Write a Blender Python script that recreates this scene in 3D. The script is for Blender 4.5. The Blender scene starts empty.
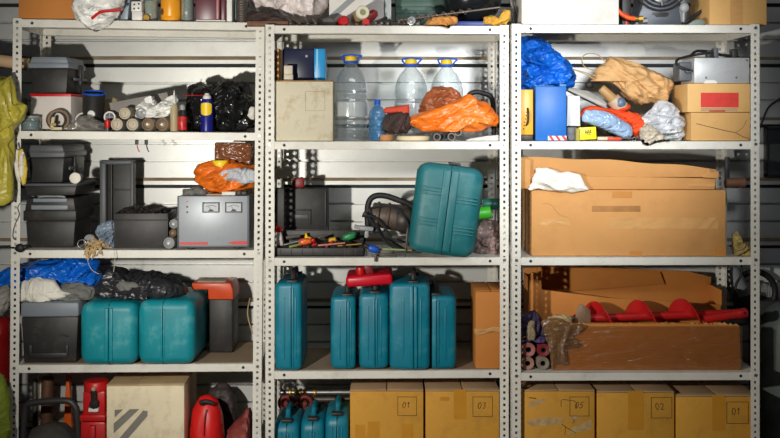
import bpy, bmesh, math, random
from mathutils import Vector, Matrix, noise

scene = bpy.context.scene
COL = scene.collection
noise.seed_set(7)

# ------------------------------------------------------------------ camera
F, HV, CZ = 950.0, 125.0, 1.6          # focal length in pixels of a 780 wide frame, horizon row, eye height
cam_data = bpy.data.cameras.new('camera')
cam_data.sensor_width = 36.0
cam_data.lens = F / 780 * 36
cam_data.shift_y = -(219 - HV) / 780
cam = bpy.data.objects.new('camera', cam_data)
cam.location = (0, 0, CZ)
cam.rotation_euler = (math.pi / 2, 0, 0)
COL.objects.link(cam)
scene.camera = cam

# ------------------------------------------------------------------ world, lights, exposure
world = bpy.data.worlds.new('world')
scene.world = world
world.use_nodes = True
_bg = world.node_tree.nodes['Background']
_bg.inputs[0].default_value = (0.80, 0.90, 1.0, 1)
_bg.inputs[1].default_value = 0.030


def lamp(name, kind, loc, target, power, color=(1, 1, 1), **kw):
    d = bpy.data.lights.new(name, kind)
    d.energy = power
    d.color = color
    for k, v in kw.items():
        setattr(d, k, v)
    o = bpy.data.objects.new(name, d)
    o.location = loc
    o.rotation_euler = (Vector(target) - Vector(loc)).to_track_quat('-Z', 'Y').to_euler()
    COL.objects.link(o)
    return o


# work lamp standing low in front of the racks, a reflector lamp over the outer rack, and an added overhead fill lamp with no visible source
lamp('work_lamp', 'SPOT', (-1.02, 1.75, 1.40), (-0.05, 3.9, 1.42), 205, (1.0, 0.955, 0.87),
     shadow_soft_size=0.035, spot_size=math.radians(108), spot_blend=0.8)
lamp('reflector_lamp', 'SPOT', (0.80, 1.85, 2.07), (0.72, 4.0, 1.72), 235, (0.94, 0.97, 1.0),
     shadow_soft_size=0.16, spot_size=math.radians(48), spot_blend=0.8)
lamp('fill_lamp', 'AREA', (0.3, 2.2, 3.0), (0.3, 3.95, 1.5), 10, (0.95, 0.97, 1.0), shape='RECTANGLE', size=1.6, size_y=0.35)

scene.view_settings.view_transform = 'Standard'
scene.view_settings.look = 'None'
scene.view_settings.gamma = 1
scene.view_settings.use_curve_mapping = False
scene.view_settings.exposure = -0.25


# ------------------------------------------------------------------ materials
def s2l(c):
    c = c / 255.0
    return c / 12.92 if c <= 0.04045 else ((c + 0.055) / 1.055) ** 2.4


def C(r, g, b):
    return (s2l(r), s2l(g), s2l(b), 1.0)


_m = {}


def mat(name, rgb, rough=0.5, metal=0.0, var=0.12, vscale=9.0, bump=0.0, bscale=40.0, dirt=None, dirt_amt=0.0,
        dscale=14.0, coat=0.0, crease=0.0, cscale=18.0, emit=None, spec=0.5):
    """Principled surface whose colour wanders a little, with worn or dusty patches and optional crumple bump."""
    if name in _m:
        return _m[name]
    m = bpy.data.materials.new(name)
    m.use_nodes = True
    nt = m.node_tree
    N, L = nt.nodes, nt.links
    p = N['Principled BSDF']
    p.inputs['Roughness'].default_value = rough
    p.inputs['Metallic'].default_value = metal
    p.inputs['Specular IOR Level'].default_value = spec
    if coat:
        p.inputs['Coat Weight'].default_value = coat
        p.inputs['Coat Roughness'].default_value = 0.12
    base = C(*rgb)
    tc = N.new('ShaderNodeTexCoord')
    n1 = N.new('ShaderNodeTexNoise')
    n1.inputs['Scale'].default_value = vscale
    n1.inputs['Detail'].default_value = 6
    L.new(tc.outputs['Object'], n1.inputs['Vector'])
    rp = N.new('ShaderNodeValToRGB')
    rp.color_ramp.elements[0].position = 0.3
    rp.color_ramp.elements[1].position = 0.7
    rp.color_ramp.elements[0].color = tuple(max(0, c * (1 - var)) for c in base[:3]) + (1,)
    rp.color_ramp.elements[1].color = tuple(min(1, c * (1 + var)) for c in base[:3]) + (1,)
    L.new(n1.outputs['Fac'], rp.inputs['Fac'])
    out = rp.outputs['Color']
    if dirt:
        n2 = N.new('ShaderNodeTexNoise')
        n2.inputs['Scale'].default_value = dscale
        n2.inputs['Detail'].default_value = 9
        n2.inputs['Roughness'].default_value = 0.7
        L.new(tc.outputs['Object'], n2.inputs['Vector'])
        r2 = N.new('ShaderNodeValToRGB')
        r2.color_ramp.elements[0].position = 0.5
        r2.color_ramp.elements[1].position = 0.72
        r2.color_ramp.elements[0].color = (0, 0, 0, 1)
        r2.color_ramp.elements[1].color = (dirt_amt,) * 3 + (1,)
        L.new(n2.outputs['Fac'], r2.inputs['Fac'])
        mx = N.new('ShaderNodeMix')
        mx.data_type = 'RGBA'
        L.new(r2.outputs['Color'], mx.inputs['Factor'])
        L.new(out, mx.inputs['A'])
        mx.inputs['B'].default_value = C(*dirt)
        out = mx.outputs['Result']
    L.new(out, p.inputs['Base Color'])
    nrm = None
    if crease:
        mpg = N.new('ShaderNodeMapping')
        mpg.inputs['Rotation'].default_value = (0.6, 0.5, 0.4)
        mpg.inputs['Scale'].default_value = (1.0, 0.6, 1.7)
        L.new(tc.outputs['Object'], mpg.inputs['Vector'])
        hs = []
        for sc_, dist_ in ((0.42, 1.2), (1.15, 0.8)):
            v = N.new('ShaderNodeTexNoise')
            v.inputs['Scale'].default_value = cscale * sc_
            v.inputs['Detail'].default_value = 1.5
            v.inputs['Distortion'].default_value = dist_
            L.new(mpg.outputs['Vector'], v.inputs['Vector'])
            s_ = N.new('ShaderNodeMath')
            s_.operation = 'SUBTRACT'
            s_.inputs[1].default_value = 0.5
            L.new(v.outputs['Fac'], s_.inputs[0])
            a_ = N.new('ShaderNodeMath')
            a_.operation = 'ABSOLUTE'
            L.new(s_.outputs[0], a_.inputs[0])
            hs.append(a_)
        add_ = N.new('ShaderNodeMath')
        add_.operation = 'MULTIPLY_ADD'
        add_.inputs[1].default_value = 0.3
        L.new(hs[1].outputs[0], add_.inputs[0])
        L.new(hs[0].outputs[0], add_.inputs[2])
        b = N.new('ShaderNodeBump')
        b.invert = True
        b.inputs['Strength'].default_value = min(1.0, crease * 1.3)
        b.inputs['Distance'].default_value = 0.045
        L.new(add_.outputs[0], b.inputs['Height'])
        nrm = b.outputs['Normal']
    if bump:
        n4 = N.new('ShaderNodeTexNoise')
        n4.inputs['Scale'].default_value = bscale
        n4.inputs['Detail'].default_value = 5
        L.new(tc.outputs['Object'], n4.inputs['Vector'])
        b2 = N.new('ShaderNodeBump')
        b2.inputs['Strength'].default_value = bump
        b2.inputs['Distance'].default_value = 0.01
        L.new(n4.outputs['Fac'], b2.inputs['Height'])
        if nrm:
            L.new(nrm, b2.inputs['Normal'])
        nrm = b2.outputs['Normal']
    if nrm:
        L.new(nrm, p.inputs['Normal'])
    if emit:
        p.inputs['Emission Color'].default_value = C(*emit)
        p.inputs['Emission Strength'].default_value = 1.0
    _m[name] = m
    return m


def clear(name, rgb, solid=0.25, rough=0.08, crease=0.0, cscale=25.0):
    """Thin clear plastic: see-through with a glossy skin and a little milkiness."""
    if name in _m:
        return _m[name]
    m = bpy.data.materials.new(name)
    m.use_nodes = True
    nt = m.node_tree
    N, L = nt.nodes, nt.links
    N.remove(N['Principled BSDF'])
    o = N['Material Output']
    t = N.new('ShaderNodeBsdfTransparent')
    t.inputs[0].default_value = tuple(0.55 + 0.45 * c for c in C(*rgb)[:3]) + (1,)
    d = N.new('ShaderNodeBsdfDiffuse')
    d.inputs[0].default_value = C(*rgb)
    g = N.new('ShaderNodeBsdfGlossy')
    g.inputs['Roughness'].default_value = rough
    g.inputs[0].default_value = (1, 1, 1, 1)
    a = N.new('ShaderNodeMixShader')
    a.inputs[0].default_value = solid
    L.new(t.outputs[0], a.inputs[1])
    L.new(d.outputs[0], a.inputs[2])
    lw = N.new('ShaderNodeLayerWeight')
    lw.inputs[0].default_value = 0.25
    mp = N.new('ShaderNodeMath')
    mp.operation = 'MULTIPLY_ADD'
    mp.inputs[1].default_value = 0.75
    mp.inputs[2].default_value = 0.06
    L.new(lw.outputs['Facing'], mp.inputs[0])
    b = N.new('ShaderNodeMixShader')
    L.new(mp.outputs[0], b.inputs[0])
    L.new(a.outputs[0], b.inputs[1])
    L.new(g.outputs[0], b.inputs[2])
    L.new(b.outputs[0], o.inputs['Surface'])
    if crease:
        tc = N.new('ShaderNodeTexCoord')
        mg = N.new('ShaderNodeMapping')
        mg.inputs['Rotation'].default_value = (0.0, 0.35, 0.0)
        mg.inputs['Scale'].default_value = (0.3, 1.0, 1.5)
        L.new(tc.outputs['Object'], mg.inputs['Vector'])
        v = N.new('ShaderNodeTexNoise')
        v.inputs['Scale'].default_value = cscale * 0.8
        v.inputs['Detail'].default_value = 2.5
        v.inputs['Distortion'].default_value = 1.0
        L.new(mg.outputs['Vector'], v.inputs['Vector'])
        bp = N.new('ShaderNodeBump')
        bp.inputs['Strength'].default_value = crease
        bp.inputs['Distance'].default_value = 0.03
        L.new(v.outputs['Fac'], bp.inputs['Height'])
        L.new(bp.outputs['Normal'], g.inputs['Normal'])
        L.new(bp.outputs['Normal'], d.inputs['Normal'])
    _m[name] = m
    return m


RACK = mat('rack_paint', (220, 217, 207), 0.42, 0.0, 0.06, 6, dirt=(140, 132, 118), dirt_amt=0.35, dscale=7)
WALL = mat('galvanised_sheet', (218, 219, 215), 0.4, 0.25, 0.08, 3, dirt=(160, 150, 130), dirt_amt=0.25, dscale=5)
STEEL = mat('plain_steel', (150, 150, 148), 0.35, 0.8, 0.12)
DSTEEL = mat('dirty_steel', (105, 98, 92), 0.5, 0.6, 0.25, 30, dirt=(75, 60, 48), dirt_amt=0.6)
BRASS = mat('brass', (190, 150, 70), 0.35, 0.8)
BLACKP = mat('black_plastic', (38, 36, 35), 0.52, 0, 0.15, 12, dirt=(84, 76, 68), dirt_amt=0.5)
BLACKR = mat('black_rubber', (26, 26, 27), 0.6, 0, 0.15)
GREYP = mat('grey_plastic', (122, 130, 138), 0.5, 0, 0.08, 12, dirt=(125, 122, 115), dirt_amt=0.3)
DGREYP = mat('dark_grey_plastic', (84, 87, 92), 0.5, 0, 0.1, 12, dirt=(110, 105, 98), dirt_amt=0.3)
LGREYP = mat('light_grey_plastic', (150, 154, 155), 0.5, 0, 0.08, 12, dirt=(120, 115, 108), dirt_amt=0.3)
WHITEP = mat('white_plastic', (222, 220, 212), 0.45, 0, 0.05)
TEAL = mat('teal_plastic', (0, 118, 140), 0.44, 0, 0.16, 7, bump=0.08, bscale=220, dirt=(96, 158, 164), dirt_amt=0.6, dscale=8)
TEALW = mat('weathered_teal_plastic', (10, 136, 148), 0.48, 0, 0.16, 7, bump=0.08, bscale=220, dirt=(120, 176, 176), dirt_amt=0.8, dscale=7)
TEALD = mat('faded_teal_plastic', (20, 102, 108), 0.5, 0, 0.12, 6, bump=0.06, bscale=250, dirt=(88, 140, 140), dirt_amt=0.6, dscale=9)
CARD = mat('corrugated_card', (196, 142, 82), 0.8, 0, 0.07, 5, bump=0.08, bscale=90, dirt=(140, 98, 55), dirt_amt=0.3, dscale=6)
CARDY = mat('yellow_brown_card', (204, 148, 50), 0.75, 0, 0.07, 5, bump=0.06, bscale=90, dirt=(150, 104, 40), dirt_amt=0.55, dscale=10)
CARDO = mat('orange_brown_card', (196, 124, 52), 0.75, 0, 0.07, 5, dirt=(150, 98, 45), dirt_amt=0.35, dscale=7)
CARDW = mat('white_card', (214, 205, 180), 0.75, 0, 0.06, 6, dirt=(160, 130, 80), dirt_amt=0.75, dscale=13)
CARDIN = mat('card_edge', (176, 146, 112), 0.85, 0, 0.1, 9)
TAPE = mat('brown_packing_tape', (198, 138, 46), 0.28, 0, 0.1, 8)
CTAPE = mat('clear_packing_tape', (200, 152, 96), 0.2, 0, 0.1, 8, crease=0.25, cscale=12)
INK = mat('black_ink', (40, 32, 24), 0.7, 0, 0.2)
RED = mat('red_paint', (190, 26, 28), 0.4, 0, 0.12, 9, dirt=(120, 50, 40), dirt_amt=0.4)
REDP = mat('red_plastic', (196, 20, 24), 0.4, 0, 0.1)
ORANGE = mat('orange_plastic', (228, 96, 24), 0.42, 0, 0.08)
YELLOW = mat('yellow_plastic', (236, 196, 30), 0.45, 0, 0.08)
BLUEP = mat('blue_plastic', (24, 84, 190), 0.4, 0, 0.08)
GREEN = mat('green_plastic', (30, 130, 70), 0.45, 0, 0.1)
LIME = mat('lime_plastic', (70, 190, 40), 0.45, 0, 0.1)
PET = clear('clear_pet', (225, 235, 238), 0.07, 0.04)
PETBLUE = clear('blue_pet', (70, 150, 205), 0.34, 0.06)
GLASSJ = clear('jar_glass', (180, 195, 190), 0.3, 0.05)
FILM = clear('clear_film', (205, 200, 192), 0.22, 0.12, 0.8, 30)
WRAP = clear('stretch_wrap', (196, 160, 104), 0.10, 0.16, 1.0, 26)
SHEEN = dict(var=0.12, vscale=10)
BAGBLACK = mat('black_bin_bag', (24, 24, 25), 0.2, 0, 0.2, 20, crease=0.35, cscale=14)
BAGDARK = mat('dark_bag', (44, 44, 47), 0.36, 0, 0.2, 14, crease=0.7, cscale=16)
BAGWHITE = mat('white_carrier_bag', (236, 236, 230), 0.35, 0, 0.06, 12, crease=0.6, cscale=20)
BAGBLUE = mat('blue_tarp_bag', (10, 104, 214), 0.35, 0, 0.15, 14, crease=0.7, cscale=22)
BAGORANGE = mat('orange_bag', (236, 118, 30), 0.35, 0, 0.12, 12, crease=0.55, cscale=16)
BAGYELLOW = mat('yellow_bag', (180, 168, 62), 0.38, 0, 0.15, 8, crease=0.5, cscale=10)
BAGGREY = mat('grey_translucent_bag', (196, 199, 202), 0.25, 0, 0.12, 12, crease=0.8, cscale=20)
PINKFILM = mat('pinkish_film', (234, 222, 218), 0.28, 0, 0.12, 10, crease=0.8, cscale=16)
PAPER = mat('kraft_paper', (206, 162, 108), 0.75, 0, 0.08, 10, crease=0.7, cscale=14)
CLOTHW = mat('off_white_cloth', (228, 224, 212), 0.9, 0, 0.08, 10, crease=0.4, cscale=10, bump=0.2, bscale=200)
CLOTHG = mat('grey_cloth', (112, 112, 108), 0.9, 0, 0.15, 12, crease=0.4, cscale=14)
CLOTHP = mat('purple_cloth', (84, 66, 112), 0.9, 0, 0.2, 12, crease=0.4, cscale=14)
CLOTHD = mat('dark_brown_cloth', (62, 46, 42), 0.8, 0, 0.25, 12, crease=0.5, cscale=14)
CLOTHO = mat('orange_cloth', (232, 74, 20), 0.8, 0, 0.12, 12, crease=0.4, cscale=14)
LEATHER = mat('yellow_leather', (200, 150, 50), 0.7, 0, 0.15, 12, crease=0.5, cscale=14)
WOOD = mat('pale_plywood', (230, 216, 184), 0.7, 0, 0.08, 5, bump=0.1, bscale=40, dirt=(165, 138, 98), dirt_amt=0.5)
PLANK = mat('pine_plank', (196, 160, 118), 0.7, 0, 0.1, 8)
RUST = mat('rusty_steel', (112, 78, 58), 0.65, 0.3, 0.3, 25, dirt=(70, 45, 32), dirt_amt=0.7)
FLOORM = mat('concrete', (120, 116, 108), 0.85, 0, 0.12, 4, bump=0.1, bscale=30)


# ------------------------------------------------------------------ mesh helpers
class MB:
    """Collects shapes into one mesh."""

    def __init__(s):
        s.bm = bmesh.new()

    def add(s, t, M=None):
        if M is not None:
            t.transform(M)
        me = bpy.data.meshes.new('tmp')
        t.to_mesh(me)
        t.free()
        s.bm.from_mesh(me)
        bpy.data.meshes.remove(me)
        return s

    def box(s, x0, x1, y0, y1, z0, z1, b=0.0, seg=2, M=None):
        t = bmesh.new()
        bmesh.ops.create_cube(t, size=1)
        sx, sy, sz = abs(x1 - x0), abs(y1 - y0), abs(z1 - z0)
        t.transform(Matrix.Translation(((x0 + x1) / 2, (y0 + y1) / 2, (z0 + z1) / 2)) @ Matrix.Diagonal((sx, sy, sz, 1)))
        if b > 0:
            b = min(b, 0.49 * min(sx, sy, sz))
            bmesh.ops.bevel(t, geom=t.edges[:], offset=b, segments=seg, affect='EDGES', profile=0.5)
        return s.add(t, M)

    def prism(s, poly, y0, y1, b=0.0, seg=2, M=None):
        """Polygon of (x, z) extruded from y0 to y1."""
        t = bmesh.new()
        f = [t.verts.new((x, y0, z)) for x, z in poly]
        g = [t.verts.new((x, y1, z)) for x, z in poly]
        n = len(poly)
        t.faces.new(f)
        t.faces.new(g[::-1])
        for i in range(n):
            t.faces.new((f[i], g[i], g[(i + 1) % n], f[(i + 1) % n]))
        bmesh.ops.recalc_face_normals(t, faces=t.faces[:])
        if b > 0:
            bmesh.ops.bevel(t, geom=t.edges[:], offset=b, segments=seg, affect='EDGES', profile=0.5)
        return s.add(t, M)

    def cyl(s, p0, p1, r0, r1=None, n=18, b=0.0):
        p0, p1 = Vector(p0), Vector(p1)
        r1 = r0 if r1 is None else r1
        h = (p1 - p0).length
        t = bmesh.new()
        bmesh.ops.create_cone(t, cap_ends=True, segments=n, radius1=r0, radius2=r1, depth=h)
        if b > 0:
            es = [e for e in t.edges if abs(e.verts[0].co.z - e.verts[1].co.z) < 1e-6]
            bmesh.ops.bevel(t, geom=es, offset=b, segments=2, affect='EDGES', profile=0.5)
        M = Matrix.Translation((p0 + p1) / 2) @ (p1 - p0).to_track_quat('Z', 'Y').to_matrix().to_4x4()
        return s.add(t, M)

    def lathe(s, prof, n=24, M=None):
        """Profile of (r, z) turned about z."""
        t = bmesh.new()
        rings = []
        for r, z in prof:
            if r < 1e-5:
                rings.append([t.verts.new((0, 0, z))])
            else:
                rings.append([t.verts.new((r * math.cos(2 * math.pi * k / n), r * math.sin(2 * math.pi * k / n), z)) for k in range(n)])
        for a, b in zip(rings, rings[1:]):
            for k in range(n):
                k2 = (k + 1) % n
                if len(a) == 1 and len(b) == 1:
                    continue
                if len(a) == 1:
                    t.faces.new((a[0], b[k2], b[k]))
                elif len(b) == 1:
                    t.faces.new((a[k], a[k2], b[0]))
                else:
                    t.faces.new((a[k], a[k2], b[k2], b[k]))
        bmesh.ops.recalc_face_normals(t, faces=t.faces[:])
        return s.add(t, M)

    def tube(s, pts, r, n=10, sub=6, smooth=True):
        P = [Vector(p) for p in pts]
        if smooth and len(P) > 2:
            Q = []
            for i in range(len(P) - 1):
                a, b, c, d = P[max(i - 1, 0)], P[i], P[i + 1], P[min(i + 2, len(P) - 1)]
                for k in range(sub):
                    u = k / sub
                    Q.append(0.5 * ((2 * b) + (c - a) * u + (2 * a - 5 * b + 4 * c - d) * u * u + (3 * b - a - 3 * c + d) * u ** 3))
            Q.append(P[-1])
            P = Q
        t = bmesh.new()
        tan = [(P[min(i + 1, len(P) - 1)] - P[max(i - 1, 0)]).normalized() for i in range(len(P))]
        up = Vector((0, 0, 1)) if abs(tan[0].z) < 0.9 else Vector((1, 0, 0))
        nrm = (up - tan[0] * up.dot(tan[0])).normalized()
        rings = []
        for i, p in enumerate(P):
            nrm = (nrm - tan[i] * nrm.dot(tan[i])).normalized()
            bn = tan[i].cross(nrm)
            rr = r(i / (len(P) - 1)) if callable(r) else r
            rings.append([t.verts.new(p + (nrm * math.cos(2 * math.pi * k / n) + bn * math.sin(2 * math.pi * k / n)) * rr) for k in range(n)])
        for a, b in zip(rings, rings[1:]):
            for k in range(n):
                t.faces.new((a[k], a[(k + 1) % n], b[(k + 1) % n], b[k]))
        t.faces.new(rings[0][::-1])
        t.faces.new(rings[-1])
        return s.add(t)

    def ball(s, c, rx, ry=None, rz=None, sub=3):
        t = bmesh.new()
        bmesh.ops.create_icosphere(t, subdivisions=sub, radius=1)
        return s.add(t, Matrix.Translation(c) @ Matrix.Diagonal((rx, ry or rx, rz or rx, 1)))

    def torus(s, c, R, r, axis='Y', n=28, m=10):
        t = bmesh.new()
        g = [[t.verts.new(((R + r * math.cos(2 * math.pi * j / m)) * math.cos(2 * math.pi * i / n),
                           (R + r * math.cos(2 * math.pi * j / m)) * math.sin(2 * math.pi * i / n),
                           r * math.sin(2 * math.pi * j / m))) for j in range(m)] for i in range(n)]
        for i in range(n):
            for j in range(m):
                t.faces.new((g[i][j], g[(i + 1) % n][j], g[(i + 1) % n][(j + 1) % m], g[i][(j + 1) % m]))
        R_ = {'Z': Matrix.Identity(4), 'Y': Matrix.Rotation(math.pi / 2, 4, 'X'), 'X': Matrix.Rotation(math.pi / 2, 4, 'Y')}[axis]
        return s.add(t, Matrix.Translation(c) @ R_)


def part(name, mb, m, parent, label=None):
    bm = mb.bm if isinstance(mb, MB) else mb
    me = bpy.data.meshes.new(name)
    bm.to_mesh(me)
    bm.free()
    me.polygons.foreach_set('use_smooth', [True] * len(me.polygons))
    me.set_sharp_from_angle(angle=math.radians(38))
    me.materials.append(m)
    o = bpy.data.objects.new(name, me)
    COL.objects.link(o)
    if parent is not None:
        o.parent = parent
    if label:
        o['label'] = label
    return o


def tag(o, label, cat, group=None):
    o['label'] = label
    o['category'] = cat
    if group:
        o['group'] = group
    return o


def thing(name, label, cat, loc, rot=0, group=None):
    o = bpy.data.objects.new(name, None)
    o.empty_display_size = 0.05
    COL.objects.link(o)
    o.location = loc
    o.rotation_euler = rot if isinstance(rot, (tuple, list)) else (0, 0, rot)
    return tag(o, label, cat, group)


def solo(name, label, cat, mb, m, loc, rot=0, group=None):
    """A thing that is one mesh, built round its own base point."""
    o = part(name, mb, m, None)
    o.location = loc
    o.rotation_euler = rot if isinstance(rot, (tuple, list)) else (0, 0, rot)
    return tag(o, label, cat, group)


def struct(name, mb, m):
    o = part(name, mb, m, None)
    o['kind'] = 'structure'
    return o


def dup(root, loc, rot=None, label=None):
    r = root.copy()
    COL.objects.link(r)
    r.location = loc
    if rot is not None:
        r.rotation_euler = rot if isinstance(rot, (tuple, list)) else (0, 0, rot)
    if label:
        r['label'] = label
    for ch in list(root.children):
        c = ch.copy()
        COL.objects.link(c)
        c.parent = r
        for g in list(ch.children):
            d = g.copy()
            COL.objects.link(d)
            d.parent = c
    return r


def X(u, y):
    return (u - 390.0) * y / F


def Z(v, y):
    return CZ - (v - HV) * y / F


def at(u, v, y):
    return Vector((X(u, y), y, Z(v, y)))


def blob_bm(outline, y, depth, loc, amp=0.012, scale=14.0, seed=0, zmin=None, ledge=None, nt=116, npx=54, pw=0.75,
            aniso=(0.6, 1.0, 1.35), rotf=None, ymin=None, ymax=None, cen=None, zmax=None):
    """A soft closed volume with the given side outline, crumpled all over; rests on zmin; hangs over an edge with ledge=(z, y)."""
    P = [(X(u, y), Z(v, y)) for u, v in outline]
    if cen:
        cx, cz = X(cen[0], y), Z(cen[1], y)
    else:
        A = sum(P[i][0] * P[(i + 1) % len(P)][1] - P[(i + 1) % len(P)][0] * P[i][1] for i in range(len(P))) / 2
        cx = sum((P[i][0] + P[(i + 1) % len(P)][0]) * (P[i][0] * P[(i + 1) % len(P)][1] - P[(i + 1) % len(P)][0] * P[i][1]) for i in range(len(P))) / (6 * A)
        cz = sum((P[i][1] + P[(i + 1) % len(P)][1]) * (P[i][0] * P[(i + 1) % len(P)][1] - P[(i + 1) % len(P)][0] * P[i][1]) for i in range(len(P))) / (6 * A)

    def rad(th):
        dx, dz = math.cos(th), math.sin(th)
        best = 0.003
        for i in range(len(P)):
            x1, z1 = P[i][0] - cx, P[i][1] - cz
            x2, z2 = P[(i + 1) % len(P)][0] - cx, P[(i + 1) % len(P)][1] - cz
            ex, ez = x2 - x1, z2 - z1
            den = dx * ez - dz * ex
            if abs(den) < 1e-12:
                continue
            t = (x1 * ez - z1 * ex) / den
            w = (x1 * dz - z1 * dx) / den
            if t > 0 and -1e-6 <= w <= 1 + 1e-6:
                best = max(best, t)
        return best

    bm = bmesh.new()
    off = Vector((seed * 7.31, seed * 3.17, seed * 5.93))
    an = Vector(aniso)
    rotm = Matrix.Rotation(seed * 0.9, 3, 'Y') if rotf is None else Matrix.Rotation(rotf, 3, 'Y')

    def mk(p, n, k):
        q = rotm @ p
        q = Vector((q.x * an.x, q.y * an.y, q.z * an.z)) * (scale * 1.45) + off
        q = q + noise.noise_vector(q * 0.5) * 0.7
        d = (0.75 - 2.4 * abs(noise.noise(q * 0.75))) * 1.15
        d += (0.55 - 2.0 * abs(noise.noise(q * 1.7 + off))) * 0.65
        d += (noise.voronoi(q * 1.1)[0][0] - 0.45) * 0.45
        p = p + n * (amp * d * k)
        if zmin is not None and p.z < zmin:
            p.z = zmin
        if zmax is not None and p.z > zmax:
            p.z = zmax
        if ymin is not None and p.y < ymin:
            p.y = ymin
        if ymax is not None and p.y > ymax:
            p.y = ymax
        if ledge and p.z < ledge[0] and p.y > ledge[1]:
            p.y = ledge[1]
        return bm.verts.new(p - Vector(loc))

    R = [rad(2 * math.pi * k / nt) for k in range(nt)]
    front = mk(Vector((cx, y - depth / 2, cz)), Vector((0, -1, 0)), 1)
    back = mk(Vector((cx, y + depth / 2, cz)), Vector((0, 1, 0)), 1)
    rings = []
    for j in range(1, npx):
        ph = math.pi * j / npx
        rr = math.sin(ph) ** pw
        yo = -math.cos(ph) * depth / 2
        ring = []
        for k in range(nt):
            th = 2 * math.pi * k / nt
            n = Vector((math.cos(th) * math.sin(ph), -math.cos(ph), math.sin(th) * math.sin(ph)))
            ring.append(mk(Vector((cx + math.cos(th) * R[k] * rr, y + yo, cz + math.sin(th) * R[k] * rr)), n, 1 - 0.45 * math.sin(ph)))
        rings.append(ring)
    for k in range(nt):
        k2 = (k + 1) % nt
        bm.faces.new((front, rings[0][k], rings[0][k2]))
        bm.faces.new((back, rings[-1][k2], rings[-1][k]))
        for a, b in zip(rings, rings[1:]):
            bm.faces.new((a[k], b[k], b[k2], a[k2]))
    bmesh.ops.recalc_face_normals(bm, faces=bm.faces[:])
    return bm


def blob(name, label, cat, outline, y, depth, m, group=None, base=None, **kw):
    us = [p[0] for p in outline]
    vs = [p[1] for p in outline]
    loc = Vector((X((min(us) + max(us)) / 2, y), y, kw['zmin'] if kw.get('zmin') is not None else Z(max(vs), y)))
    o = part(name, blob_bm(outline, y, depth, loc, **kw), m, None)
    o.location = loc
    return tag(o, label, cat, group)


def blob_part(name, parent, outline, y, depth, m, **kw):
    return part(name, blob_bm(outline, y, depth, parent.location, **kw), m, parent)


# ------------------------------------------------------------------ setting
SLOTSHADEM = mat('slot_shade', (34, 36, 36), 0.7)  # near-black for strips that paint the shade inside the wall slots
TRIMM = mat('tan_strip', (150, 128, 98), 0.8, 0, 0.25, 8, dirt=(112, 98, 80), dirt_amt=0.6)  # brownish tone of the strip along each rib's top edge
YW = 4.36
Y0 = 3.85


def build_wall():
    """Profiled galvanised sheet: three pans, two fine grooves and one raised rib in every 0.27 m."""
    z_ref = Z(57.5, YW)
    per = 60.3 * YW / F
    px = YW / F
    prof = []
    z = z_ref - 9 * per
    k = 0
    pts = []
    n0 = int((z_ref + 1.4 - z_ref) / per) + 6
    for i in range(-9, n0 - 1):
        zt = z_ref + i * per                       # top edge of one rib
        seq = [(zt - 60.3 * px + 0.0001, 0.0)]
        seq += [(zt - 44.3 * px, 0.0), (zt - 44.0 * px, 0.026), (zt - 42.2 * px, 0.026), (zt - 41.9 * px, 0.0),
                (zt - 26.8 * px, 0.0), (zt - 26.6 * px, 0.026), (zt - 24.9 * px, 0.026), (zt - 24.6 * px, 0.0),
                (zt - 10.0 * px, -0.001), (zt - 9.9 * px, 0.042), (zt - 6.5 * px, 0.042), (zt - 6.4 * px, -0.016),
                (zt - 2.6 * px, -0.016), (zt - 0.2 * px, 0.006), (zt, 0.0)]
        pts += seq
    pts = [(z_, d) for z_, d in pts if z_ > 0.0]
    pts.sort(key=lambda q: q[0])
    bm = bmesh.new()
    x0, x1 = -2.6, 2.6
    row = [(bm.verts.new((x0, YW + d, z_)), bm.verts.new((x1, YW + d, z_))) for z_, d in pts]
    for (a, b), (c, d) in zip(row, row[1:]):
        bm.faces.new((a, b, d, c))
    # thickness behind
    zt, zb = pts[-1][0], pts[0][0]
    w = MB()
    w.bm = bm
    w.box(x0, x1, YW + 0.045, YW + 0.07, zb, zt)
    struct('wall_back', w, WALL)
    n = 0
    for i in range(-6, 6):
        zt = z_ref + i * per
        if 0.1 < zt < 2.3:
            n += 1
            struct('tone_strip_%d' % (n + 20), MB().box(x0, x1, YW + 0.004, YW + 0.03, zt - 9.85 * px, zt - 6.45 * px), SLOTSHADEM)
            struct('tone_strip_%d' % n, MB().box(x0, x1, YW - 0.019, YW - 0.001, zt - 2.4 * px, zt + 0.5 * px, 0.002), TRIMM)


build_wall()
struct('floor', MB().box(-2.6, 2.6, -1.0, YW + 0.05, -0.05, 0.0), FLOORM)


# ------------------------------------------------------------------ racks
def perf_strip(mb, o, ux, nz, width, height, pitch=0.025, hw=0.009, hh=0.0105):
    """Strip of sheet with a row of real holes. o = lower corner, ux = width direction, nz = thickness direction."""
    t = bmesh.new()
    o, ux, nz = Vector(o), Vector(ux), Vector(nz)
    xs = [0, (width - hw) / 2, (width + hw) / 2, width]
    cells = int(height / pitch)
    zs = []
    for k in range(cells):
        zs += [k * pitch, k * pitch + (pitch - hh) / 2, k * pitch + (pitch + hh) / 2]
    zs.append(height)
    G = [[t.verts.new(o + ux * x + Vector((0, 0, z))) for x in xs] for z in zs]
    for j in range(len(zs) - 1):
        for i in range(3):
            if i == 1 and j % 3 == 1:
                continue
            t.faces.new((G[j][i], G[j][i + 1], G[j + 1][i + 1], G[j + 1][i]))
    th = 0.0016
    back = {}
    faces = t.faces[:]
    for v in t.verts[:]:
        back[v] = t.verts.new(v.co + nz * th)
    for f in faces:
        t.faces.new([back[v] for v in f.verts][::-1])
    for e in t.edges[:]:
        if len(e.link_faces) == 1 and e.verts[0] in back and e.verts[1] in back:
            a, b = e.verts
            t.faces.new((a, b, back[b], back[a]))
    bmesh.ops.recalc_face_normals(t, faces=t.faces[:])
    mb.add(t)


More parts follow.
